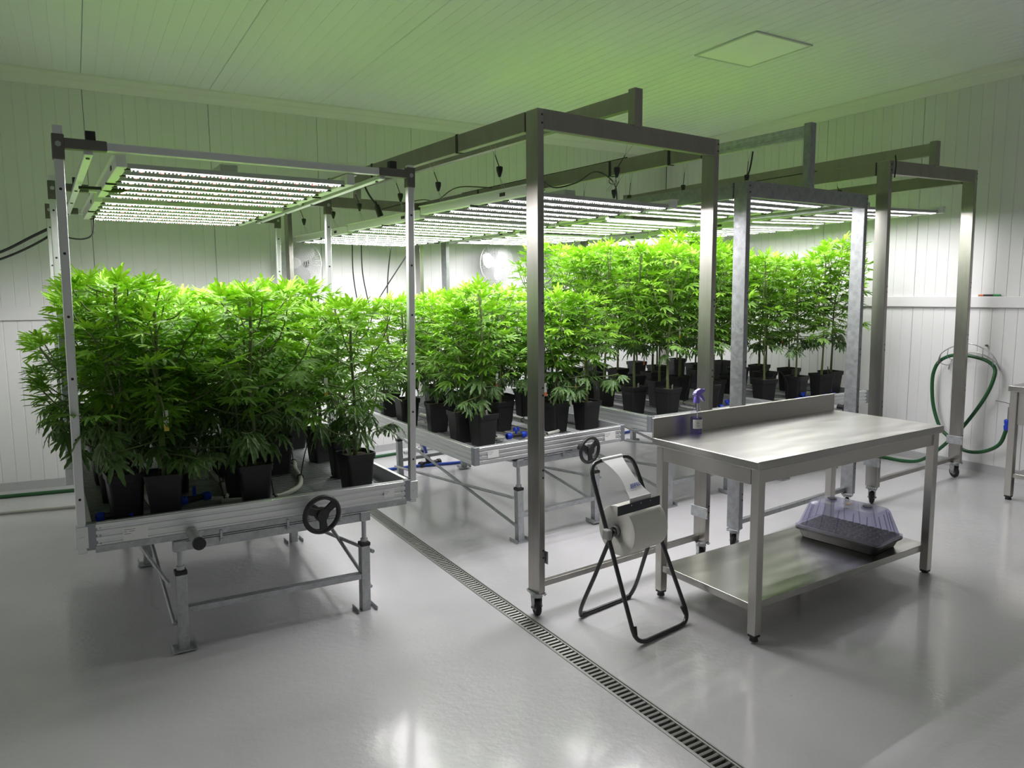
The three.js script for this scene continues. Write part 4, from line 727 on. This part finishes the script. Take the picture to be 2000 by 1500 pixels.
// irrigation lines on the trays
function ball(parent, x, y, z, turn, open) {        // blue compression valve
  const v = new THREE.Group(); v.name = 'valve'; v.position.set(x, y, z); v.rotation.y = turn; parent.add(v);
  part('valve_body', rod([-0.06, 0, 0], [0.06, 0, 0], 0.017, 16), M.black, v);
  for (const s of [-1, 1]) part('valve_nut', [lathe([[0.012, -0.02], [0.022, -0.02], [0.0235, -0.008], [0.0235, 0.012], [0.020, 0.020], [0.012, 0.020]], 14).rotateZ(Math.PI / 2 * s).translate(s * 0.062, 0, 0)], M.blue, v);
  part('valve_handle', open ? [rod([0, 0.01, 0], [0, 0.035, 0], 0.009, 12), rbox(0.05, 0.014, 0.012, 0, 0.040, 0, 0.004, 2), rbox(0.018, 0.024, 0.014, -0.016, 0.050, 0, 0.004), rbox(0.018, 0.024, 0.014, 0.016, 0.050, 0, 0.004)] : [rod([0, 0.01, 0], [0, 0.035, 0], 0.009, 12), rbox(0.014, 0.034, 0.018, 0, 0.048, 0, 0.004, 2)], M.blue, v);
}
function irrigation(k, label, path, valves) {
  const p0 = onBench(k, ...toLocal(k, ...path[0])), t = thing('irrigation_line', label, 'irrigation pipe', p0.toArray());
  const P = (x, z, h = 0.016) => { const q = onBench(k, ...toLocal(k, x, z)); return [q.x - p0.x, q.y - p0.y + h, q.z - p0.z]; };
  part('pipe', tube(path.map(([x, z]) => P(x, z)), 0.0135, 90, 10), M.whitePipe, t);
  for (const [x, z, turn, open] of valves) { const q = P(x, z, 0.024); ball(t, q[0], q[1], q[2], turn, open); }
  path.slice(1, -1).forEach(([x, z], i) => { const q = P(x, z); if (i % 2) return; part('drip_clip', new THREE.CylinderGeometry(0.018, 0.018, 0.014, 12).rotateZ(Math.PI / 2).rotateY(0.7).translate(...q), M.black, t);
    const dx = i % 4 ? 0.16 : -0.15; part('drip_tube', tube([q, [q[0] + dx * 0.2, q[1] + 0.16, q[2] + 0.02], [q[0] + dx * 0.6, q[1] + 0.27, q[2] - 0.03], [q[0] + dx, q[1] + 0.19, q[2] - 0.06]], 0.0032, 24, 6), M.black, t); });
}
irrigation('A', 'white drip pipe with a blue valve snaking between pots on the leftmost bench', [[0.56, -4.10], [0.62, -4.09], [0.655, -4.2], [0.665, -4.41], [0.66, -4.68], [0.68, -5.0], [0.72, -5.43], [0.70, -6.2]], [[0.48, -4.125, 0.3, false]]);
irrigation('A', 'white drip pipe looping through the right half of the leftmost bench', [[0.60, -4.03], [0.86, -3.98], [1.02, -4.12], [1.10, -4.36], [1.13, -4.6], [1.17, -4.80], [1.10, -5.30], [1.12, -6.1]], []);
irrigation('A', 'short pipe with blue couplings behind the front left corner of the leftmost bench', [[0.20, -4.0], [0.30, -4.02], [0.27, -4.2], [0.27, -4.9]], [[0.10, -3.99, -0.05, false]]);
irrigation('B', 'white drip pipe with blue valve at the front of the bench by the drain', [[2.63, -4.57], [2.58, -4.6], [2.57, -4.8], [2.58, -5.2], [2.55, -5.9]], [[2.73, -4.56, 0.0, true]]);
irrigation('B', 'white drip pipe with a blue valve near the right rail, bench by the drain', [[2.96, -4.50], [3.10, -4.55], [3.15, -4.72], [3.12, -5.1], [3.1, -5.8]], [[3.42, -4.58, 0.3, true]]);
irrigation('C', 'white drip pipe with a blue valve on the bench behind the work table', [[4.42, -4.33], [4.52, -4.34], [4.62, -4.38], [4.64, -4.8], [4.62, -5.6]], [[4.72, -4.375, -0.2, true]]);
irrigation('D', 'thin drip pipe with two blue valves at the front of the rightmost bench', [[5.40, -4.60], [5.46, -4.36], [5.7, -4.34], [5.96, -4.36], [6.05, -4.7], [6.05, -5.6]], [[5.60, -4.30, 0, true], [5.98, -4.30, 0, true]]);

// ---------------------------------------------------------------- hangers and cables
function hanger(label, top, low) {                  // world points: rope ratchet between a beam and a lamp
  const t = thing('rope_hanger', label, 'rope ratchet', low), d = [top[0] - low[0], top[1] - low[1], top[2] - low[2]], P = (u) => [d[0] * u, d[1] * u, d[2] * u];
  const q = P(0.42), h = 0.058;
  part('ratchet_body', lathe([[0.0005, -h * 0.5], [0.007, -h * 0.48], [0.0175, h * 0.1], [0.019, h * 0.42], [0.015, h * 0.5], [0.0005, h * 0.5]], 14).translate(...q), M.black, t);
  part('upper_cord', [rod([q[0], q[1] + 0.02, q[2]], P(0.78), 0.0028, 6)], M.black, t);
  part('wire_loop', [rod(P(0.77), [d[0] + 0.02, d[1], d[2]], 0.0014, 5), rod(P(0.77), [d[0] - 0.02, d[1], d[2]], 0.0014, 5)], M.wire, t);
  part('lower_hook', [rod([q[0], q[1] - 0.028, q[2]], [0.012, 0.0, 0], 0.0016, 5), rod([q[0], q[1] - 0.028, q[2]], [-0.012, 0.0, 0], 0.0016, 5)], M.wire, t);
  return t;
}
const inRack = (k, x, y, z) => V(x, y, z).applyMatrix4(RACK[k].thing.matrixWorld).toArray();
{ const nm = { B: 'the brown rack beside the drain', C: 'the lower grey rack', D: 'the rightmost rack' }, row = ['front', 'middle', 'rear'];
  for (const k of ['B', 'C', 'D']) for (let i = 0; i < 3; i++) { const H = RACK[k].H - 0.1, y = [2.33, 2.31, 2.29][i] + (k === 'B' ? -0.01 : 0.045), zc = -0.78 - i * 1.2, xr = k === 'D' ? 1.14 : 1.21;
    if (k !== 'C') { for (const [e, w] of [[0.34, 'near'], [-0.34, 'far']]) hanger(`black rope ratchet at ${w} left corner of ${row[i]} lamp, ${nm[k].slice(4)}`, inRack(k, 0.02, H, zc + e), inRack(k, 0.10, y, zc + e)); }
    if (k === 'C') for (const [e, w] of [[0.3, 'near'], [-0.3, 'far']]) hanger(`black rope ratchet from galvanised ridge to ${w} end of ${row[i]} lamp`, inRack('C', 0.66, 2.72, zc + e), inRack('C', 0.62, y, zc + e));
    if (k !== 'C') hanger(`black rope ratchet from right beam to ${row[i]} lamp of ${nm[k].slice(4)}`, inRack(k, RACK[k].W - 0.02, H, zc), inRack(k, xr, y, zc)); }
  hanger('black rope ratchet hanging from the front beam of the brown rack beside the drain', inRack('B', 0.66, 2.565, -0.02), inRack('B', 0.66, 2.33, -0.20));
  // straps and plugs belong to the racks they are tied to
  for (const [k, x, z, y] of [['B', 0, -0.75, 0], ['B', 0, -1.9, 0], ['B', 1.352, -0.9, 0], ['B', 1.352, -1.7, 0], ['B', 1.352, -2.6, 0], ['D', 0, -0.7, 0], ['D', 0, -1.6, 0], ['D', 0, -2.6, 0], ['B', 0, -2.7, 0], ['B', 1.352, -0.35, 0]]) { const h = RACK[k].H - 0.05; part('strap', [rbox(0.048, 0.108, 0.022, x, h, z, 0.003)], M.black, RACK[k].thing); }
}
function cable(label, pts, r = 0.0045, plug, cat = 'cable') {
  const t = thing('power_cable', label, cat, pts[0]); part('cord', tube(pts.map((p) => p.map((v, i) => v - pts[0][i])), r, Math.max(24, pts.length * 8), 7), M.black, t);
  if (plug) { const a = pts[pts.length - 1].map((v, i) => v - pts[0][i]); part('plug', [rod(a, [a[0] + plug[0] * 0.085, a[1] + plug[1] * 0.085, a[2] + plug[2] * 0.085], 0.020, 14, 0.023), rod(a, [a[0] - plug[0] * 0.03, a[1] - plug[1] * 0.03, a[2] - plug[2] * 0.03], 0.012, 12, 0.008)], M.black, t); }
  return t;
}
const B_ = (x, y, z) => inRack('B', x, y, z), C_ = (x, y, z) => inRack('C', x, y, z), D_ = (x, y, z) => inRack('D', x, y, z);
cable('thick black cable with a plug hanging beside the front post of the brown rack', [B_(0.05, 2.55, -0.10), B_(0.055, 2.48, -0.11), B_(0.07, 2.40, -0.12)], 0.007, [0.18, -0.95, -0.1]);
cable('black cord running from the hanging plug to the right beam of the brown rack', [B_(0.10, 2.34, -0.14), B_(0.22, 2.40, -0.3), B_(0.42, 2.36, -0.4), B_(0.6, 2.40, -0.42), B_(0.85, 2.50, -0.5), B_(1.05, 2.44, -0.55), B_(1.12, 2.31, -0.6)], 0.0042);
cable('black cord drooping from the front ratchet to the right beam of the brown rack', [B_(0.66, 2.43, -0.14), B_(0.82, 2.40, -0.3), B_(1.05, 2.46, -0.6), B_(1.33, 2.54, -0.9)], 0.0035);
cable('black cable with a plug hanging under the left beam beside the aluminium lamp post', [B_(-0.02, 2.55, -2.05), B_(0.02, 2.47, -2.04), B_(0.07, 2.40, -2.03)], 0.007, [0.35, -0.93, 0]);
cable('black cord sagging along the left beam of the brown rack', [B_(0.10, 2.37, -2.0), B_(0.2, 2.40, -1.6), B_(0.15, 2.36, -1.3), B_(0.10, 2.40, -0.95), B_(0.12, 2.36, -0.6)], 0.0035);
cable('black cord lying along the right beam of the brown rack', [B_(1.352, 2.672, -0.75), B_(1.352, 2.670, -1.3), B_(1.352, 2.672, -2.0), B_(1.352, 2.67, -2.9)], 0.005);
cable('black cord lying along the left beam of the rightmost rack', [D_(0, 2.632, -0.6), D_(0.0, 2.63, -1.2), D_(0, 2.632, -1.9), D_(0, 2.63, -3.0)], 0.005);
cable('short black cable with a plug hanging from the galvanised ridge of the grey rack', [C_(0.66, 2.71, -0.45), C_(0.66, 2.6, -0.47), C_(0.65, 2.50, -0.50)], 0.006, [-0.1, -1, 0]);
cable('coiled black cord hanging inside the rightmost rack', [D_(0.09, 2.53, -0.08), D_(0.10, 2.44, -0.10), D_(0.105, 2.395, -0.10), ...Array.from({ length: 25 }, (_, i) => D_(0.105 + 0.032 * Math.sin(i * 0.9), 2.362 - 0.032 + 0.034 * Math.cos(i * 0.9), -0.10 + 0.001 * i))], 0.0045);
cable('black cord tied over the front left corner of the rightmost rack', [D_(0.03, 2.66, 0.03), D_(0.035, 2.60, 0.035), D_(0.03, 2.50, 0.03)], 0.005);
for (const [n, a, b, m] of [['first', [2.386, 2.26, -7.10], [2.50, 1.60, -7.3], [2.42, 1.95, -7.2]], ['second', [2.46, 2.26, -7.05], [2.62, 1.60, -7.3], [2.52, 1.95, -7.2]], ['third', [2.746, 2.42, -6.9], [2.77, 1.60, -7.2], [2.75, 1.95, -7.1]], ['fourth', [3.012, 2.27, -7.0], [2.62, 1.62, -7.2], [2.83, 1.97, -7.1]]])
  cable(`thin black cord hanging behind the plants, ${n} from the left between two fans`, [a, m, b], 0.006);
cable('pair of black cables swinging in from the left edge to the lamp post', [[-0.02, 2.30, -6.33], [-0.22, 2.20, -6.5], [-0.5, 2.07, -6.8], [-1.0, 1.95, -7.1], [-1.35, 1.90, -7.3]], 0.011);
cable('second black cable running beside the first one at the left edge', [[-0.02, 2.27, -6.32], [-0.2, 2.15, -6.5], [-0.5, 2.02, -6.8], [-1.0, 1.90, -7.1], [-1.35, 1.86, -7.3]], 0.009);
{ const A = (x, y, z) => V(x, y, z).applyMatrix4(BEN.A.thing.matrixWorld).toArray();
  const c = cable('black cable with inline connector', [A(-0.70, 2.29, -0.95), A(-0.58, 2.295, -0.95)], 0.009); c.userData.label = 'black cable with a thick inline connector beside the front lamp above the left bench';
  const o = A(-0.70, 2.29, -0.95), e = A(-0.58, 2.295, -0.95), r = (p) => p.map((v, i) => v - o[i]); part('connector', between(lathe([[0.0005, 0], [0.010, 0.004], [0.020, 0.04], [0.022, 0.07], [0.020, 0.10], [0.010, 0.13], [0.0005, 0.134]], 16), V(...r(A(-0.60, 2.294, -0.95))), V(...r(A(-0.45, 2.30, -0.95)))), M.black, c);
  cable('short black tail cable hanging below the rear lamp of the leftmost bench', [A(-0.79, 2.20, -2.5), A(-0.74, 2.14, -2.5), A(-0.62, 2.12, -2.48), A(-0.56, 2.15, -2.46), A(-0.54, 2.29, -2.46)], 0.006); }
renderer.render(scene, camera);
